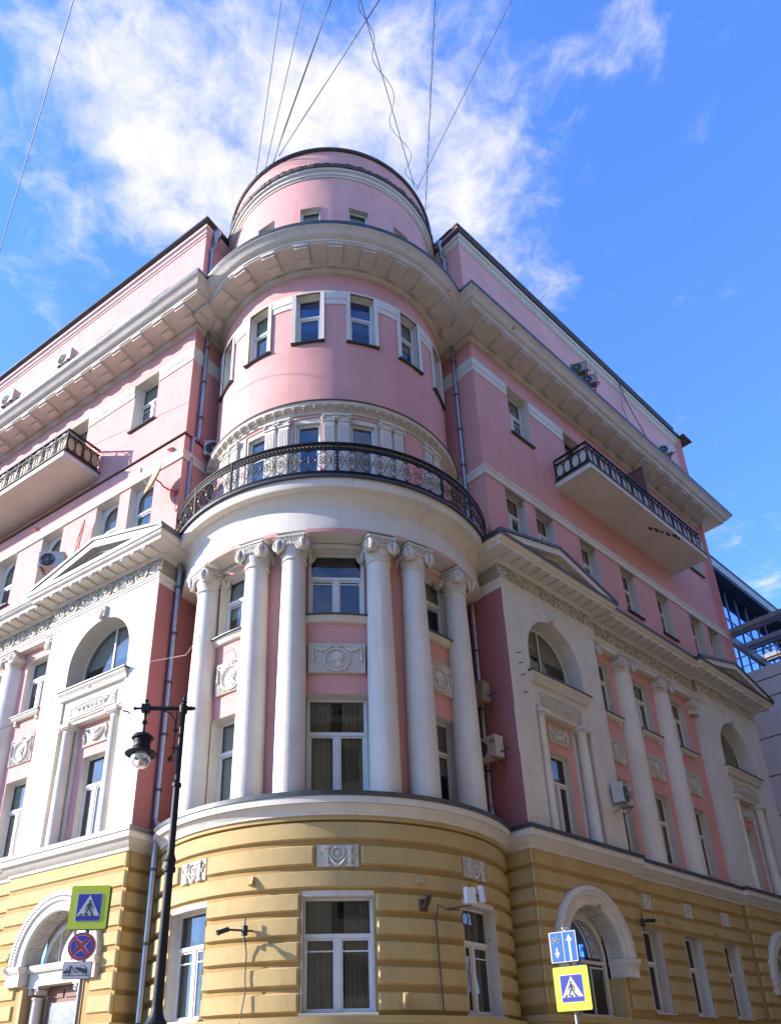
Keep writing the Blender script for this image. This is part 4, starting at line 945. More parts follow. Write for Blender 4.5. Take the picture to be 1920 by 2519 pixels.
# ---------------------------------------------------------------- wing balconies
def balcony(F, s0, s1, z, off, left):
    b = MB(); b.path(F, [(s1, -.1), (s1, off), (s0, off), (s0, -.1)], [(-.02, z), (0, z), (0, z+.22), (-.02, z+.22)]); b.box(F, s0+.01, s1-.01, z, z+.215, 0, off-.01)
    bo = part(b, 'balcony', M_WHITE if left else M_WHITE)
    b = MB(); b.path(F, [(s1, -.05), (s1, off), (s0, off), (s0, -.05)], [(-.1, z+.22), (.04, z+.20), (.045, z+.24), (-.1, z+.26)]); part(b, 'slab_edging', M_FLASH if not left else M_RUST, parent=bo)
    e = .10; pl = [(s1-e, .03), (s1-e, off-e), (s0+e, off-e), (s0+e, .03)]
    Z = [z+.42, z+1.02, z+1.22]
    for k, (zz, t) in enumerate(((Z[0], .028), (z+.30, .012), (Z[1], .02), (Z[2], .028))):
        if k == 1: continue
        b = MB(); b.path(F, pl, [(-t, zz-t), (t, zz-t), (t, zz+t), (-t, zz+t), (-t, zz-t)]); part(b, 'handrail' if k == 3 else 'rail', M_IRON, parent=bo)
    sheet = MB(); q = .05; sheet.path(F, [(s1-e-q, .03), (s1-e-q, off-e-q), (s0+e+q, off-e-q), (s0+e+q, .03)], [(-.006, z+.30), (.006, z+.30), (.006, Z[1]), (-.006, Z[1])]); part(sheet, 'balcony_sheeting', M_TAN if left else M_CREAM, parent=bo)
    per = .34; R = (Z[1]-Z[0])/2
    u = MB()
    ring = lambda cx: [Vector((cx+.155*cos(2*pi*i/22), 0, R*cos(0)*sin(2*pi*i/22)*.96)) for i in range(22)]
    u.tube(ring(-.155/1.0*.95), .017, 5, closed=True); u.tube(ring(.155*.95), .017, 5, closed=True)
    u.box(LO, -.35, -.315, -R-.22, R+.2, -.018, .018)
    u.tube([(-.33, 0, R+.02), (-.2, 0, R+.10), (-.05, 0, R+.10), (.05, 0, R+.16), (.2, 0, R+.08), (.33, 0, R+.18)], .014, 4)
    PB = Proto(part(u, 'railing_hoops', M_IRON, parent=bo))
    zc = (Z[0]+Z[1])/2; n = int((s1-s0-2*e)/.66)
    for k in range(n): PB(F.mat(s0+e+.33+(s1-s0-2*e-.66)*k/(n-1), zc, off-e))
    for fr, ss in ((Ret(F, s0+e), 0), (Ret(F, s1-e), 1)):
        n2 = 2
        for k in range(n2): PB(fr.mat(-(off-e)+.33+k*.62, zc, 0))
    return bo
balcony(FL, 4.05, 15.5, 18.10, 1.38, True)
bR = balcony(FR, 3.98, 12.0, 18.22, 1.40, False)
b = MB(); b.box(FR, 8.2, 8.25, 18.5, 20.75, .02, 1.25); b.box(FR, 8.17, 8.28, 20.75, 20.82, .0, 1.30); b.box(FR, 8.17, 8.28, 18.5, 20.75, 1.25, 1.30)
for k in range(7): b.box(FR, 8.19, 8.26, 18.5, 20.75, .1+k*.165, .112+k*.165)
part(b, 'wooden_divider', M_FRAMEB, parent=bR)
b = MB(); rnd = random.Random(4)
for (s_, o, L) in ((8.5, .95, .16), (8.75, 1.05, .20), (9.0, 1.12, .14), (9.3, 1.22, .2), (9.6, 1.3, .18), (9.85, 1.33, .12)):
    b.face([FR.pt(s_+L*rnd.uniform(.6, 1.2)*cos(k*pi/5), 18.214, min(1.39, o+.07*rnd.uniform(.5, 1.2)*sin(k*pi/5))) for k in range(10)])
part(b, 'spalled_concrete', M_RUST, parent=bR)
# ---------------------------------------------------------------- air conditioners
def ac(label, F, s, z, off, w=.78, h=.54, d=.3, turn=0, txt=False, red=False, rust=False, soot=False):
    root = thing('air_conditioner', (0, 0, 0), label, 'air conditioner', 'outdoor air conditioner units on the facade')
    m = F.mat(s, z, off) @ Matrix.Rotation(radians(turn), 4, 'Z'); root.matrix_world = m
    b = MB(); b.box(LO, -w/2, w/2, 0, h, -d/2, d/2); b.box(LO, -w/2-.01, w/2+.01, h-.03, h+.012, -d/2-.01, d/2+.01)
    b.box(LO, w/2, w/2+.012, .06, h-.08, -d/2+.04, d/2-.04)
    for k in range(5): b.box(LO, w/2+.012, w/2+.02, .10+k*.07, .12+k*.07, -d/2+.06, d/2-.06)
    for k in range(6): b.box(LO, -w/2-.012, -w/2, .06+k*.07, .10+k*.07, -d/2+.04, d/2-.04)
    b.build('casing', M_ACS if soot else M_AC, root)
    cx, cz, r = -w*.14, h*.48, h*.40
    b = MB(); b.lathe((cx, 0, cz), [(0, -d/2-.004), (r, -d/2-.004), (r+.02, -d/2-.012), (r+.02, -d/2+.002)], 28, axis='y'); b.build('fan_opening', M_ACD, root)
    b = MB()
    for k in range(5): b.tube([Vector((p.x, -d/2-.014, p.z)) for p in arc(cx, cz, r*(k+1)/5.2, 0, 360, 20)[:-1]], .004, 4, closed=True)
    for k in range(8): b.tube([(cx, -d/2-.016, cz), (cx+r*cos(k*pi/4), -d/2-.014, cz+r*sin(k*pi/4))], .004, 4)
    b.lathe((cx, 0, cz), [(0, -d/2-.022), (.05, -d/2-.02), (.055, -d/2-.01)], 12, axis='y'); b.build('fan_grille', M_GREYM, root)
    b = MB()
    for sx in (-1, 1):
        b.box(LO, sx*w*.34-.02, sx*w*.34+.02, -.04, 0, -d/2-.25, d/2+.03); b.tube([(sx*w*.34, -d/2-.02, -.03), (sx*w*.34, d/2+.22, -.36)], .015, 4)
    b.build('bracket', M_RUSTY if rust else M_GREYM, root)
    b = MB(); b.tube([(w/2+.02, 0, .12), (w/2+.10, .02, .10), (w/2+.12, .12, .22), (w/2+.10, .28, .25)], .018, 6); b.build('hose', M_WIRE, root)
    if txt:
        cu = bpy.data.curves.new('lettering', 'FONT'); cu.body = 'LG'; cu.size = .13; cu.extrude = .003; cu.align_x = 'CENTER'
        t = bpy.data.objects.new('lettering', cu); scene.collection.objects.link(t)
        dg = bpy.context.evaluated_depsgraph_get(); me = bpy.data.meshes.new_from_object(t.evaluated_get(dg)); bpy.data.objects.remove(t)
        me.materials.clear(); me.materials.append(M_BLACK if not red else M_BLACK)
        o = bpy.data.objects.new('lettering', me); scene.collection.objects.link(o); o.parent = root
        o.matrix_basis = Matrix.Translation((w*.38, -d/2-.006, h*(.66 if not red else .42))) @ Matrix.Rotation(pi/2, 4, 'X')
        if red:
            b = MB(); b.lathe((w*.38, 0, h*.72), [(0, -d/2-.008), (.055, -d/2-.008), (.055, -d/2+.001)], 16, axis='y'); b.build('red_badge', M_SIGNR, root)
    return root
ac('air conditioner on the left attic wall above the first top floor windows', FL, 6.6, 24.62, .45)
ac('white air conditioner with round fan on the left attic wall at the left picture edge', FL, 10.2, 24.72, .45)
GLf, GRf = Ret(FL, -.02), Ret(FR, -.27)
ac('white air conditioner on the pink return wall left of the tower balcony', GLf, .98, 17.35, .36, turn=-50)
ac('white air conditioner on a bracket in front of an arched window above the left pediment', FL, 5.0, 14.62, .50, turn=35, rust=True)
ac('soot darkened air conditioner fixed over the right drainpipe, the upper of the two there', GRf, .62, 8.80, .40, rust=True, soot=True)
ac('air conditioner lettered LG fixed over the right drainpipe, the lower of the two there', GRf, .42, 7.22, .34, txt=True, rust=True)
ac('air conditioner with red badge in front of a lower window of the right wing', FR, 4.05, 6.78, .46, turn=12, txt=True, red=True)
ac('upper air conditioner of the stacked pair on the right attic wall', FR, 6.55, 25.25, .36, w=.62, h=.44, turn=-60, soot=True)
ac('air conditioner on the right attic wall standing on the cornice under its twin', FR, 6.9, 24.72, .5, w=.62, h=.44, turn=-55, soot=True)
ac('far air conditioner on the right attic wall near the end of the wing', FR, 12.9, 24.8, .45, w=.62, h=.44, turn=-50)
# ---------------------------------------------------------------- satellite dish, mast, cameras, fittings
def placed(b, name, m, root): return b.build(name, m, root, inv=root.location)
q = FL.pt(.35, 15.75, .62)
D = thing('satellite_dish', FL.pt(-.02, 15.45, .05), 'rust stained satellite dish on a bent arm beside the left arched windows', 'satellite dish')
b = MB(); N = 24; dr = (Vector((-.80, -.55, .22))).normalized(); ax = dr.cross(Vector((0, 0, 1))).normalized(); ay = ax.cross(dr); rows = []
for i in range(7):
    r = .50*i/6; rows.append([q+ax*r*cos(2*pi*k/N)+ay*r*sin(2*pi*k/N)*1.08+dr*(r*r*.35) for k in range(N)])
b.grid(rows, 0, True); b.grid([[p-dr*.012 for p in rw] for rw in rows], 0, True); placed(b, 'dish', M_DISH, D)
b = MB(); b.tube([q-dr*.02, q-dr*.16, q-dr*.2+Vector((.05, .0, -.12)), FL.pt(-.0, 15.45, .04)], .022, 6); b.box(FL, -.08, .08, 15.35, 15.55, .0, .12); placed(b, 'arm', M_RED, D)
b = MB(); b.tube([q-ay*.45, q-ay*.2+dr*.42, q+dr*.50], .012, 5); b.lathe(q+dr*.46+Vector((0, 0, -.04)), [(0, 0), (.045, 0), (.045, .1), (0, .1)], 10); placed(b, 'receiver', M_PLAST, D)
b = MB(); b.tube([q-dr*.15, FL.pt(-.02, 15.2, .14), FL.pt(.02, 14.9, .12), FL.pt(-.05, 14.72, .12), FL.pt(-.10, 14.85, .10)], .008, 4); placed(b, 'cable', M_RED, D)
A_ = thing('antenna_mast', FL.pt(4.15, 14.1, .3), 'rusty red antenna mast rising from behind the left pediment between the arched windows', 'antenna')
b = MB(); b.tube([FL.pt(4.15, 14.1, .3), FL.pt(3.98, 16.2, .3)], .022, 6); b.tube([FL.pt(4.22, 14.2, .32), FL.pt(4.05, 15.9, .32)], .012, 5)
placed(b, 'mast', M_RED, A_); b = MB()
for k in range(4): b.tube([FL.pt(3.9, 15.7+k*.11, .3), FL.pt(4.12, 15.7+k*.11, .3)], .012, 4)
b.tube([FL.pt(4.1, 14.9, .2), FL.pt(4.0, 14.6, .42)], .03, 5); placed(b, 'cross_bars', M_RED, A_)
b = MB(); b.tube([FL.pt(4.0, 16.1, .3), FL.pt(4.3, 15.5, .25), FL.pt(4.28, 14.8, .25), FL.pt(4.4, 14.3, .2)], .008, 4); placed(b, 'lead', M_WIRE, A_)
def bullet_camera(label, base, aim, arm, grp='cameras on the ground floor'):
    C_ = thing('security_camera', base, label, 'camera', grp)
    b = MB(); b.tube([base, base+arm*.6, base+arm], .022, 6); b.lathe(base, [(.06, -.09), (.06, .09)], 10); b.lathe(base, [(0, .09), (.06, .09)], 10); b.tube([base+Vector((0, 0, -.22)), base+Vector((0, 0, .24))], .018, 6); b.tube([base+arm*-.5, base], .02, 5); placed(b, 'bracket', M_BLACK, C_)
    e = base+arm; a = aim.normalized(); b = MB(); b.tube([e-a*.03, e+a*.18], .048, 10); placed(b, 'body', M_BLACK, C_)
    b = MB(); b.tube([e+a*.17, e+a*.205], .056, 10); placed(b, 'hood', M_BLACK, C_); return C_
bullet_camera('black bullet camera on a cross shaped bracket left of the tower ground floor window', T.pt(-22.6, 2.72, 4.45), Vector((-.8, -.4, -.35)), Vector((-.32, -.14, .0)))
bullet_camera('black camera hanging on the left wall beside the portal at the left picture edge', FL.pt(4.25, 2.95, .62), Vector((-.6, -.5, -.5)), Vector((-.1, -.16, .02)))
bullet_camera('black floodlight camera under a plaster relief beside the right arched portal', FR.pt(4.05, 3.62, .42), Vector((.5, -.6, -.1)), Vector((.08, -.12, .02)))
W_ = thing('camera_cable', T.pt(-22.6, 2.5, 4.37), 'black cable hanging from the bullet camera down the ochre blocks', 'cable')
b = MB(); b.tube([T.pt(-22.6, 2.55, 4.42), T.pt(-22.4, 2.3, 4.37), T.pt(-22.6, 1.9, 4.36), T.pt(-22.3, 1.6, 4.37), T.pt(-22.9, 1.25, 4.4), T.pt(-22.8, .9, 4.5), T.pt(-22.2, .2, 4.5)], .013, 6); placed(b, 'cable', M_WIRE, W_)
A_ = thing('wireless_antenna', T.pt(34.0, 3.2, 4.45), 'pair of white antenna boxes on one rusty arm at the right tower window', 'antenna')
b = MB(); b.tube([T.pt(32.5, 3.15, 4.3), T.pt(33.2, 3.16, 4.6), T.pt(35.2, 3.18, 4.75), T.pt(36.2, 3.5, 4.78)], .025, 6); b.tube([T.pt(35.4, 3.42, 4.76), T.pt(38.6, 3.38, 4.78)], .022, 6); b.tube([T.pt(35.6, 3.2, 4.74), T.pt(35.5, 3.62, 4.74)], .022, 5); placed(b, 'arm', M_RUSTY, A_)
mm = T.mat(34.2, 3.18, 4.85) @ Matrix.Rotation(radians(-12), 4, 'Z')
for nm, m2 in (('box', mm), ('box', T.mat(38.4, 3.24, 4.86) @ Matrix.Rotation(radians(-6), 4, 'Y') @ Matrix.Rotation(radians(30), 4, 'Z'))):
    b = MB(); b.block(LO, -.12, .12, 0, .34, -.05, .05, .015); b.v = [m2 @ p for p in b.v]; placed(b, 'antenna_box', M_PLAST, A_)
W_ = thing('wall_cable', T.pt(28, 2.2, 4.37), 'grey cable looping from the antenna boxes down the ochre blocks right of the tower window', 'cable')
b = MB(); b.tube([T.pt(33.5, 3.1, 4.6), T.pt(31, 3.12, 4.45), T.pt(28.6, 3.2, 4.38), T.pt(27.6, 2.9, 4.38), T.pt(27.9, 2.5, 4.37), T.pt(28.1, 2.0, 4.37), T.pt(28.3, 1.6, 4.37), T.pt(28.2, 1.2, 4.4)], .014, 6)
b.tube([T.pt(34.5+1.1*cos(a*pi/8), 2.93+.13*sin(a*pi/8), 4.62) for a in range(17)], .014, 5); placed(b, 'cable', M_WIRE, W_)
H_ = thing('flag_bracket', T.pt(24.3, 3.2, 4.35), 'dark prong shaped flag bracket on the ochre blocks right of the tower window', 'bracket')
b = MB(); b.block(T, 23.2, 25.6, 3.06, 3.3, 4.32, 4.38, .02)
for k in range(3): b.tube([T.pt(23.7+k*.55, 3.12, 4.38), T.pt(24.0+k*.55, 3.22, 4.46), T.pt(24.5+k*.6, 3.36, 4.50)], [.028, .026, .014], 6)
placed(b, 'prongs', M_RUST, H_)
H_ = thing('flag_holder', T.pt(17.4, 1.4, 4.35), 'ochre painted metal flag holder low on the blocks right of the tower window', 'flag holder')
b = MB(); b.box(T, 16.9, 17.9, 1.3, 1.46, 4.32, 4.37); b.tube([T.pt(17.4, 1.26, 4.38), T.pt(17.4, 1.52, 4.48)], [.03, .05], 10); placed(b, 'socket', M_YEL, H_)
for F, u, z, o, g in ((T, -22.2, 3.68, 4.33, 1), (T, 23.6, 3.68, 4.33, 1)):
    b = MB(); b.prof(F, u-.75, u+.75, [(o-.03, z-.07), (o+.09, z-.07), (o+.01, z+.10), (o-.03, z+.10)]); part(b, 'vent_cover', M_YEL)
for u, z in ((2.3, 4.15), (5.5, 4.15), (7.9, 4.15)): pass
for s, z, o in ((2.2, 3.85, .32), (5.9, 3.9, .17), (8.6, 3.85, .17)):
    b = MB(); b.prof(FR, s-.07, s+.07, [(o-.03, z-.07), (o+.09, z-.07), (o+.01, z+.08), (o-.03, z+.08)]); part(b, 'vent_cover', M_YEL)
for s, z in ((.42, 17.3), (6.98, 17.3)):
    b = MB(); b.prof(FL, s-.07, s+.07, [(.05, z-.05), (.24, z-.05), (.12, z+.06), (.05, z+.06)]); part(b, 'vent_cover', M_PINK)
for k, z in enumerate((10.25, 9.95, 9.6, 9.1)):
    b = MB(); b.tube([FR.pt(.12+.03*k, z, .3), FR.pt(.2+.03*k, z+.02, .40)], .014, 5); part(b, 'wall_hook', M_BLACK)
b = MB(); b.tube([FL.pt(.62, 8.55, .38), FL.pt(.70, 8.56, .5)], .02, 5); b.tube([FL.pt(.6, 8.56, .5), FL.pt(.78, 8.56, .5)], .014, 5); part(b, 'wall_hook', M_BLACK)
W_ = thing('sagging_wire', FL.pt(.8, 9.9, .4), 'thin pale wire sagging from the left lunette sill across the drainpipe to the column', 'cable')
b = MB(); pts = [FL.pt(.72, 9.9, .52), FL.pt(.3, 9.78, .5), FL.pt(-.1, 9.75, .4), T.pt(-56, 9.7, 4.4), T.pt(-50, 9.78, 4.45), T.pt(-46.2, 9.9, 4.48), T.pt(-45.4, 9.7, 4.48), T.pt(-45, 9.4, 4.47)]
b.tube(pts, .009, 4); placed(b, 'wire', M_CREAM, W_)
W_ = thing('sagging_wire', FL.pt(4.4, 9.5, .4), 'thin dark wire running along the left pavilion from its lunette sill to the next bay', 'cable')
b = MB(); b.tube([FL.pt(3.6, 9.85, .54), FL.pt(4.0, 9.72, .45), FL.pt(4.46, 9.65, .42), FL.pt(4.9, 9.7, .2), FL.pt(5.5, 9.55, .35), FL.pt(6.3, 9.5, .5)], .009, 4); placed(b, 'wire', M_WIRE, W_)
# roof ladder hint and antennas on the right attic
W_ = thing('roof_cable', FR.pt(10.3, 26, .2), 'dark cable slanting down the right attic wall to the cornice', 'cable')
b = MB(); b.tube([FR.pt(10.2, 27.7, .25), FR.pt(10.35, 26.5, .3), FR.pt(10.9, 24.0, .7), FR.pt(11.1, 23.2, 1.0)], .02, 5); b.tube([FR.pt(10.2, 27.5, .25), FR.pt(10.15, 26, .2), FR.pt(10.2, 24.2, .4)], .012, 5); placed(b, 'cable', M_WIRE, W_)
# ---------------------------------------------------------------- overhead cables
def P3(x, y, z): return Vector((x, y, z+ZO))
def cable(label, a, q, r=.014, ext=3.0, sag=.15, extra=None, name='overhead_cable', grp='cables fanning out from the tower roof'):
    a, q = P3(*a), P3(*q); e = a+(q-a)*ext
    t = thing(name, a, label, 'cable', grp); b = MB(); n = 24
    pts = [a.lerp(e, i/n)-Vector((0, 0, sag*4*(i/n)*(1-i/n))) for i in range(n+1)]
    b.tube(pts, r, 5); placed(b, 'wire', M_WIRE, t)
    if extra:
        amp, turns, r2 = extra; b = MB(); n = 220; rnd = random.Random(len(label)); ph = rnd.random()*6
        pts = []
        for i in range(n+1):
            f = i/n*.55; p = a.lerp(e, f)-Vector((0, 0, sag*4*f*(1-f))); an = turns*2*pi*f+1.2*sin(f*17+ph); am = amp*(.4+.6*abs(sin(f*9+ph)))
            pts.append(p+Vector((am*cos(an), .2*am*sin(an), am*.6*sin(an))))
        b.tube(pts, r2, 4); placed(b, 'loose_wire', M_WIRE, t)
cable('leftmost thin cable rising from the left edge of the tower roof', (-2.65, -2.75, 28.7), (-1.47, -7.79, 29.0))
cable('second thin cable from the left above the tower roof', (-2.3, -3.05, 28.7), (-.8, -7.81, 29.0))
cable('third cable from the left, a close double line above the tower roof', (-2.02, -3.26, 28.7), (-.02, -7.83, 29.0), extra=(.03, 3, .010))
cable('cable slanting up rightwards across the others from the tower roof', (-1.79, -3.52, 28.7), (1.4, -7.87, 29.0), extra=(.03, 2, .008))
cable('cable with a loose wire curling round it, ending right of the tower roof', (2.99, -2.53, 28.7), (.91, -7.86, 29.0), extra=(.22, 11, .010))
cable('near vertical cable with fine broken curls at the right of the tower', (3.44, -1.78, 28.7), (3.1, -7.92, 29.0), extra=(.10, 16, .005))
cable('rightmost cable bowing away to the upper right from the tower roof', (3.04, -2.45, 28.7), (5.48, -7.98, 29.0), sag=-.25)
cable('single cable crossing the sky at the left picture edge', (-9.62, -4.54, 22), (-5.77, -10.61, 22), ext=2.6, name='overhead_cable', grp='cables over the street')
b = MB(); b.tube([P3(-13.5, 1.6, 22), P3(-9.62, -4.54, 22)], .014, 5)
o = [x for x in scene.collection.objects if x.name.startswith('overhead_cable')][-1]
placed(b, 'wire', M_WIRE, o)
# ---------------------------------------------------------------- street lamp
def street_lamp():
    bx, by = -2.22, -9.15; t = thing('street_lamp', (bx, by, 0), 'black cast iron street lamp with finial, side arm and hanging glass globe', 'street lamp')
    def B(name, m, f): b = MB(); f(b); return b.build(name, m, t)
    zt = 5.36+ZO
    prof = [(.30, 0), (.30, .25), (.24, .32), (.22, .9), (.19, 1.0), (.15, 2.1), (.17, 2.14), (.15, 2.2), (.13, 2.32), (.14, 2.40), (.10, 2.46), (.08, 2.52), (.07, 2.6), (.06, 3.8)]
    B('base', M_IRON, lambda b: b.lathe((0, 0, 0), prof[:-1], 16))
    B('post', M_IRON, lambda b: b.lathe((0, 0, 0), [(.07, 2.5), (.058, 4.28), (.085, 4.30), (.085, 4.35), (.07, 4.37), (.07, 4.43), (.085, 4.45), (.07, 4.49), (.052, 4.55), (.048, 5.50), (.068, 5.51), (.068, 5.56), (.042, 5.58), (.038, zt-.36), (.058, zt-.35), (.065, zt-.30), (.065, zt-.23), (.035, zt-.20), (.035, zt-.18), (.055, zt-.165), (.035, zt-.15), (.022, zt-.14), (.008, zt-.01), (0, zt)], 14))
    za = zt-.27; ex, ey = -.55, -.01
    B('arm', M_IRON, lambda b: (b.tube([(.13, 0, za), (ex, ey, za)], .035, 8), b.ball((.15, 0, za), .03, 6), b.ball((ex-.16, ey, za), .03, 6), b.tube([(ex-.15, ey, za), (ex, ey, za)], .018, 6), b.box(LO, ex-.06, ex+.06, za-.06, za+.06, -ey-.05, -ey+.05), b.ball((ex, ey, za+.12), .035, 6), b.tube([(ex, ey, za), (ex, ey, za+.12)], .015, 6)))
    B('scroll_brace', M_IRON, lambda b: (b.tube([(-.30, -.0, za-.03), (-.18, 0, za-.08), (-.10, 0, za-.22), (-.09, 0, za-.36)], .012, 6), b.tube([(-.09, 0, za-.05), (-.09, 0, za-.70), (-.12, 0, za-.76), (-.13, 0, za-.80)], .010, 6), b.box(LO, -.12, 0, za-.37, za-.34, -.02, .02), b.box(LO, -.12, 0, za-.65, za-.63, -.02, .02), b.box(LO, -.16, -.10, za-.84, za-.78, -.03, .03)))
    B('hanger', M_IRON, lambda b: b.lathe((ex, ey, 0), [(.02, za), (.028, za-.10), (.018, za-.12), (.018, za-.19), (.04, za-.21), (.04, za-.24), (.018, za-.27), (.02, za-.34), (.028, za-.40)], 10))
    zh = za-.40; k = .84
    q = lambda L: [(r*k, zh-d*k) for r, d in L]
    B('lantern_cap', M_IRON, lambda b: b.lathe((ex, ey, 0), q([(0, -.01), (.06, 0), (.14, .03), (.185, .08), (.19, .11), (.15, .13), (.14, .14), (.14, .17), (.15, .18), (.14, .19), (.14, .26), (.155, .27), (.145, .29), (.16, .33), (.26, .37), (.275, .40), (.26, .41), (.17, .385), (.02, .36)]), 28))
    B('globe', M_GLOBE, lambda b: b.lathe((ex, ey, 0), q([(.165, .385), (.17, .44), (.165, .50), (.145, .57), (.11, .62), (.06, .65), (0, .66)]), 24))
    B('bulb', M_PLAST, lambda b: b.lathe((ex, ey, 0), q([(.12, .38), (.125, .42), (.045, .425), (.05, .46), (.03, .52), (0, .53)]), 16))
street_lamp()
# ---------------------------------------------------------------- traffic signs
class SF:   # flat sign frame in local coordinates: u right, z up, o towards the viewer
    curved = False
    def pt(s, u, z, o): return Vector((u, -o, z))
S_ = SF()
def rrect(w, h, r, n=5):
    p = []
    for cx, cz, a in ((w/2-r, h/2-r, 0), (-w/2+r, h/2-r, 90), (-w/2+r, -h/2+r, 180), (w/2-r, -h/2+r, 270)):
        p += [(cx+r*cos(radians(a+90*i/n)), cz+r*sin(radians(a+90*i/n))) for i in range(n+1)]
    return p
def sign_root(name, pos, yaw, lean, label):
    t = thing(name, pos, label, 'traffic sign'); t.rotation_euler = (0, radians(lean), radians(yaw)); return t
def flat(root, name, poly, o, m, dx=0, dz=0, th=.003, sc=1):
    b = MB(); b.prism(S_, [(x*sc+dx, z*sc+dz) for x, z in poly], o-th, o); return b.build(name, m, root)
def crossing(root, w, h, dz, mirror=1, o=.04):
    b = MB(); b.prism(S_, [(x, z+dz) for x, z in rrect(w+.01, h+.01, .03)], -.05, o-.004); b.build('sign_casing', M_BLACK, root)
    flat(root, 'yellow_panel', rrect(w, h, .03), o, M_SIGNY, dz=dz)
    bw = w*.65; flat(root, 'white_border', rrect(bw, bw*1.10, .018), o+.003, M_SIGNW, dz=dz); flat(root, 'blue_panel', rrect(bw-.022, bw*1.10-.022, .012), o+.006, M_SIGNB, dz=dz)
    k = bw; flat(root, 'white_triangle', [(-.46*k, -.34*k), (.46*k, -.34*k), (0, .49*k)], o+.009, M_SIGNW, dz=dz)
    X = lambda P_: [(x*mirror*k, z*k) for x, z in P_]
    parts = [[(-.05+.05*cos(a*pi/5), .24+.05*sin(a*pi/5)) for a in range(10)],
             X([(-.07, .18), (.03, .18), (.06, .12), (.12, .04), (.13, -.10), (.095, -.10), (.085, .02), (.045, .07), (.03, -.02), (.07, -.10), (.16, -.30), (.11, -.31), (.02, -.12), (-.02, -.08), (-.09, -.18), (-.13, -.31), (-.18, -.30), (-.13, -.15), (-.07, -.02), (-.07, .06), (-.13, .0), (-.16, -.06), (-.18, -.03), (-.15, .04)])]
    parts[0] = [(mirror*(x+.02)*k, z*k) for x, z in parts[0]]
    flat(root, 'walking_figure', parts[0], o+.012, M_BLACK, dz=dz); flat(root, 'walking_figure', parts[1], o+.012, M_BLACK, dz=dz)
    for x0 in (-.36, -.09, .14):
        flat(root, 'crossing_stripe', [((x0)*k, -.33*k), ((x0+.10)*k, -.33*k), ((x0+.16 if x0 < -.2 else x0+.10 if x0 < 0 else x0+.04)*k, -.25*k), ((x0+.07 if x0 < -.2 else x0+.0 if x0 < 0 else x0-.04)*k, -.25*k)], o+.012, M_BLACK, dz=dz)
# left pole
PL = Vector((-3.79, -7.22, 2.57+ZO)); GL = 'traffic signs on the left pole'
pt_ = thing('sign_post', (PL.x-.02, PL.y+.1, 0), 'grey steel post carrying the left stack of traffic signs', 'post')
b = MB(); b.lathe((0, 0, 0), [(.032, 0), (.032, 4.35)], 12); b.build('pole', M_POST, pt_); b = MB(); b.box(LO, -.05, .05, 4.50, 4.56, -.03, .03); b.box(LO, -.032, .032, 4.3, 4.55, -.03, .0); b.build('clamp', M_BLACK, pt_)
s = sign_root('crossing_sign', PL, -4, .5, 'yellow framed pedestrian crossing sign topping the left sign post, walker facing left'); s['group'] = GL; crossing(s, .60, .66, 0, mirror=-1)
s = sign_root('no_stopping_sign', PL+Vector((-.045, 0, -.58)), -4, .5, 'round no stopping sign, red cross on blue, on the left sign post'); s['group'] = GL
R_ = .205; circ = lambda r: [(r*cos(2*pi*i/36), r*sin(2*pi*i/36)) for i in range(36)]
flat(s, 'sign_plate', circ(R_+.006), .022, M_SIGNW, th=.05); flat(s, 'red_ring', circ(R_), .026, M_SIGNR)
for k in range(4):
    a = radians(45+90*k+0); g = radians(38)
    for rr, m, o in ((R_*.82, M_SIGNW, .029), (R_*.79, M_SIGNB, .032)):
        i_ = .045 if m is M_SIGNW else .060; am = radians(90*k); gg = g if m is M_SIGNW else g-.035
        flat(s, 'blue_sector', [(i_*1.0*cos(am), i_*sin(am))]+[(rr*cos(am-gg+2*gg*i/10), rr*sin(am-gg+2*gg*i/10)) for i in range(11)], o, m)
s = sign_root('tow_away_plate', PL+Vector((-.065, 0, -.93)), -4, .5, 'white plate with a tow truck lifting a car, lowest on the left sign post'); s['group'] = GL
flat(s, 'sign_plate', rrect(.435, .25, .02), .022, M_BLACK, th=.02); flat(s, 'white_panel', rrect(.42, .235, .016), .025, M_SIGNW); flat(s, 'road_line', [(-.205, -.068), (.205, -.068), (.205, -.074), (-.205, -.074)], .028, M_BLACK)
flat(s, 'tow_truck', [(-.20, -.045), (-.20, .0), (-.17, .0), (-.165, .0), (-.165, .0), (-.11, .002), (-.105, .045), (-.095, .075), (-.088, .045), (-.088, -.04), (-.10, -.045)], .028, M_BLACK)
b = MB()
for p, q in (((-.175, .005), (-.098, .07)), ((-.095, .07), (-.03, -.03)), ((-.03, -.03), (-.005, -.03))): b.tube([(p[0], -.029, p[1]), (q[0], -.029, q[1])], .004, 4)
b.build('tow_crane', M_BLACK, s)
flat(s, 'towed_car', [(-.025, .03), (-.018, .055), (.03, .04), (.075, .075), (.12, .06), (.15, .02), (.165, -.035), (.15, -.05), (.11, -.05), (.03, .0), (.0, .0)], .028, M_BLACK)
flat(s, 'car_window', [(.045, .043), (.078, .067), (.112, .054), (.135, .020)], .030, M_SIGNW)
for cx, cz in ((-.13, -.05), (.005, .0), (.128, -.052)):
    flat(s, 'wheel', [(.024*cos(i*pi/7)+cx, .024*sin(i*pi/7)+cz) for i in range(14)], .030, M_BLACK); flat(s, 'wheel_hub', [(.014*cos(i*pi/6)+cx, .014*sin(i*pi/6)+cz) for i in range(12)], .032, M_SIGNW)
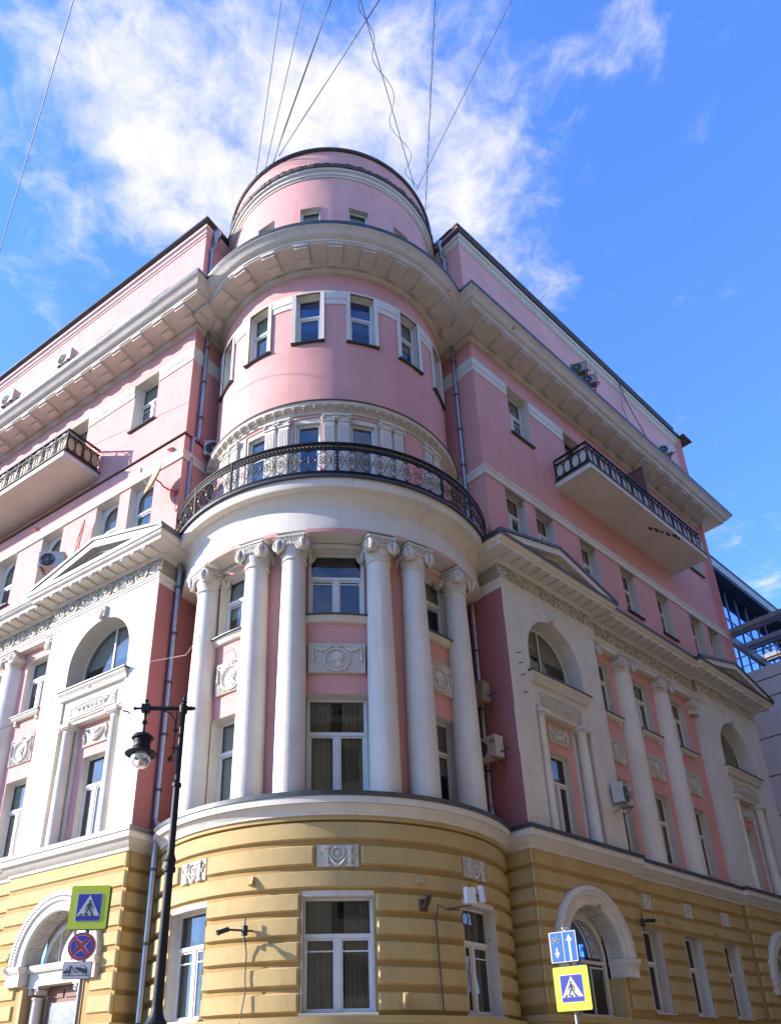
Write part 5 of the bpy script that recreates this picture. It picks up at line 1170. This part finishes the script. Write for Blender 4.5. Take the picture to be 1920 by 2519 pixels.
# right pole
PR = Vector((4.02, -5.9, 1.38+ZO))
YR = -38
pt_ = thing('sign_post', (PR.x+.02, PR.y+.08, 0), 'grey steel post carrying the two traffic signs at the right', 'post')
b = MB(); b.lathe((0, 0, 0), [(.032, 0), (.032, 4.0)], 12); b.build('pole', M_POST, pt_); b = MB(); b.box(LO, -.05, .05, 4.0, 4.05, -.04, .0); b.build('clamp', M_PLAST, pt_)
s = sign_root('crossing_sign', PR, YR, 0, 'yellow framed pedestrian crossing sign on the right post under the blue lane sign'); s['group'] = 'traffic signs on the right pole'; crossing(s, .62, .70, 0)
s = sign_root('lane_sign', PR+Vector((-.06, .03, .68)), YR, 0, 'blue sign with bicycle, down arrow and up arrow topping the right post'); s['group'] = 'traffic signs on the right pole'
b = MB(); b.prism(S_, rrect(.50, .52, .02), -.05, .02); b.build('sign_casing', M_BLACK, s)
flat(s, 'white_border', rrect(.49, .51, .02), .024, M_SIGNW)
for dx, w in ((-.115, .215), (.118, .215)): flat(s, 'blue_panel', rrect(w, .48, .008), .027, M_SIGNLB, dx=dx)
flat(s, 'up_arrow', [(.10, -.24), (.14, -.24), (.14, .09), (.18, .09), (.12, .20), (.06, .09), (.10, .09)], .030, M_SIGNW)
flat(s, 'down_arrow', [(-.135, -.01), (-.105, -.01), (-.105, -.09), (-.07, -.09), (-.12, -.19), (-.17, -.09), (-.135, -.09)], .030, M_SIGNW)
b = MB()
for cx in (-.165, -.07): b.tube([Vector((p.x, -.032, p.z)) for p in arc(cx, .10, .032, 0, 360, 16)[:-1]], .0045, 4, closed=True)
for l in (((-.165, .10), (-.145, .16)), ((-.145, .155), (-.09, .155)), ((-.09, .17), (-.07, .10)), ((-.148, .15), (-.115, .10)), ((-.115, .10), (-.09, .155)), ((-.165, .10), (-.115, .10)), ((-.16, .172), (-.135, .168)), ((-.10, .175), (-.078, .175))):
    b.tube([(l[0][0], -.032, l[0][1]), (l[1][0], -.032, l[1][1])], .0045, 4)
b.build('bicycle_pictogram', M_SIGNW, s)
# ---------------------------------------------------------------- buildings beyond
def glass_building():
    g = thing('glass_office', FR.pt(25, -ZO, -3), 'modern blue glass office block with grey eaves rising behind the right wing', 'building')
    def Pt(b, n, m): return b.build(n, m, g, inv=g.location)
    s0, s1, o = 22.7, 60, -3
    for k in range(28):
        for j, (z0, z1) in enumerate(((6, 12), (12, 15.5), (15.5, 19.2), (19.2, 22.6), (22.6, 24.6))):
            a, q = s0+k*1.3, s0+k*1.3+1.28
            b = MB(); b.face([FR.pt(a, z0, o), FR.pt(q, z0, o), FR.pt(q, z1, o), FR.pt(a, z1, o)]); Pt(b, 'pane', M_GLASSB)
    b = MB()
    for k in range(29): b.box(FR, s0+k*1.3-.035, s0+k*1.3+.035, 6, 24.6, o-.1, o+.05)
    for z in (12, 15.5, 19.2, 22.6): b.box(FR, s0, s1, z-.04, z+.04, o-.08, o+.035)
    Pt(b, 'mullions', M_GREYM)
    b = MB(); b.box(FR, s0-.3, s1, 24.6, 24.72, o-10, o+.75); Pt(b, 'soffit', M_FLASH)
    b = MB(); b.box(FR, s0-.4, s1, 24.72, 25.25, o-10, o+.8); Pt(b, 'eaves', M_GREYST)
    b = MB(); b.box(FR, s0-.4, s1, 25.25, 25.35, o-10, o+.85); Pt(b, 'roof_edge', M_FLASH)
    b = MB(); b.box(FR, s0, s1, -ZO, 24.5, o-12, o-.3); Pt(b, 'core', M_FLASH)
    b = MB(); b.box(FR, s0-.2, s0+.0, 6, 24.6, o-10, o+.1); Pt(b, 'corner_fin', M_GREYST)
    b = MB(); k = thing('grey_terrace_block', FR.pt(19, -ZO, 0), 'low grey stone clad block with terrace railing and steel pergola beyond the right wing', 'building')
    def Pk(b, n, m): return b.build(n, m, k, inv=k.location)
    b.box(FR, 19.02, 22.4, -ZO, 16.36, -4, 8); Pk(b, 'wall', M_GREYM)
    zz = [16.36, 15.75, 14.9, 13.1, 11.4, 9.7, 8.0, 6.3, 4.6, 2.9, 1.2, -ZO]
    for z1, z0 in zip(zz[:-1], zz[1:]):
        for a in range(4):
            b = MB(); b.box(FR, 18.94, 19.03, z0+.03, z1-.03, -4+a*3+.012, -1+a*3-.012); Pk(b, 'cladding_panel', M_GREYST)
    for s_, z in ((19.0, 18.55), (20.9, 18.55), (22.8, 18.55)):
        for e in (0, .42):
            b = MB(); b.box(FR, s_+e, s_+e+.14, z, z+.24, -1.4, 8); Pk(b, 'pergola_beam', M_GREYM)
    b = MB(); b.box(FR, 18.8, 27, 18.1, 18.5, -1.15, -.95); b.box(FR, 18.8, 27, 18.1, 18.5, 2.5, 2.7); Pk(b, 'pergola_girder', M_GREYM)
    b = MB()
    for a in range(16): b.box(FR, 19.2, 19.24, 16.36, 17.3, -1.1+a*.6, -1.07+a*.6)
    b.box(FR, 19.19, 19.25, 17.28, 17.33, -3, 8); b.box(FR, 19.2, 19.24, 16.8, 16.83, -3, 8); Pk(b, 'terrace_railing', M_GREYM)
glass_building()
def opposite():
    g = thing('opposite_house', (0, -31, 0), 'house across the street, seen only mirrored in the tower windows', 'building')
    class W2:
        curved = False
        def pt(s, u, z, o): return Vector((u, -30+o, z))
    Fo = W2(); b = MB(); b.box(Fo, -9, 13, 0, 27, -8, 0)
    b.box(Fo, -9.3, 13.3, 26.6, 27.2, -8, .6); b.box(Fo, -4, 8, 20.2, 20.6, -1, 1.2)
    for k in range(40): b.box(Fo, -3.9+k*.3, -3.78+k*.3, 20.6, 21.5, 1.0, 1.12)
    b.box(Fo, -4, 8, 21.5, 21.65, .95, 1.2); b.box(Fo, -9.1, 13.1, 4.6, 5, -1, .25); b.build('wall', M_OPY, g, inv=g.location)
    w = MB(); w.box(Fo, -.65, .65, 0, 2.1, 0, .03); PW_ = Proto(w.build('window', M_DARK, g)); f = MB(); f.box(Fo, 0, 0, 0, 0, 0, 0)
    for j in range(6):
        for i in range(7): PW_(Matrix.Translation((-7.2+i*3.1, 31.0-0, 1.6+j*3.9)))
def cross_street():
    g = thing('unseen_house', FR.pt(0, -ZO, 14.5), 'unseen house added along the right hand street to block sky and bounce light', 'building')  # added out of view to block sky and bounce light onto the right wing
    b = MB(); b.box(FR, -9, 34, -ZO, 25, 14.5, 24); b.box(FR, -9.2, 34.2, 25, 25.6, 14.0, 24); b.build('wall', M_OPP, g, inv=g.location)
    w = MB(); w.box(LO, -.6, .6, 0, 2.1, -.02, .02); PW_ = None
    for j in range(6):
        for i in range(13):
            q = FR.pt(-7+i*3.1, .8+j*3.9, 14.47)
            if PW_ is None:
                PW_ = w.build('window', M_GLASS, g)
                o = PW_
            else: o = dup(PW_, None, g)
            o.matrix_basis = Matrix.Translation(q-g.location) @ Matrix.Rotation(aR, 4, 'Z')
opposite(); cross_street()
# blinds drawn to different heights, curtains pushed to one side
rnd = random.Random(21)
for o in scene.collection.objects:
    if o.name.startswith('curtain') and o.parent and o.data.materials[0] in (M_CURT, M_CURTW):
        zt = max(v.co.z for v in o.data.vertices)
        if o.data.materials[0] is M_CURT:
            r = rnd.choice([1, 1, .82, .62, .45, .55, 1]); o.scale.z = r; o.location.z = zt*(1-r)
        else: o.scale.x = rnd.uniform(.92, 1.0)*rnd.choice([1, 1, -1]); o.location.y = rnd.uniform(0, .10)
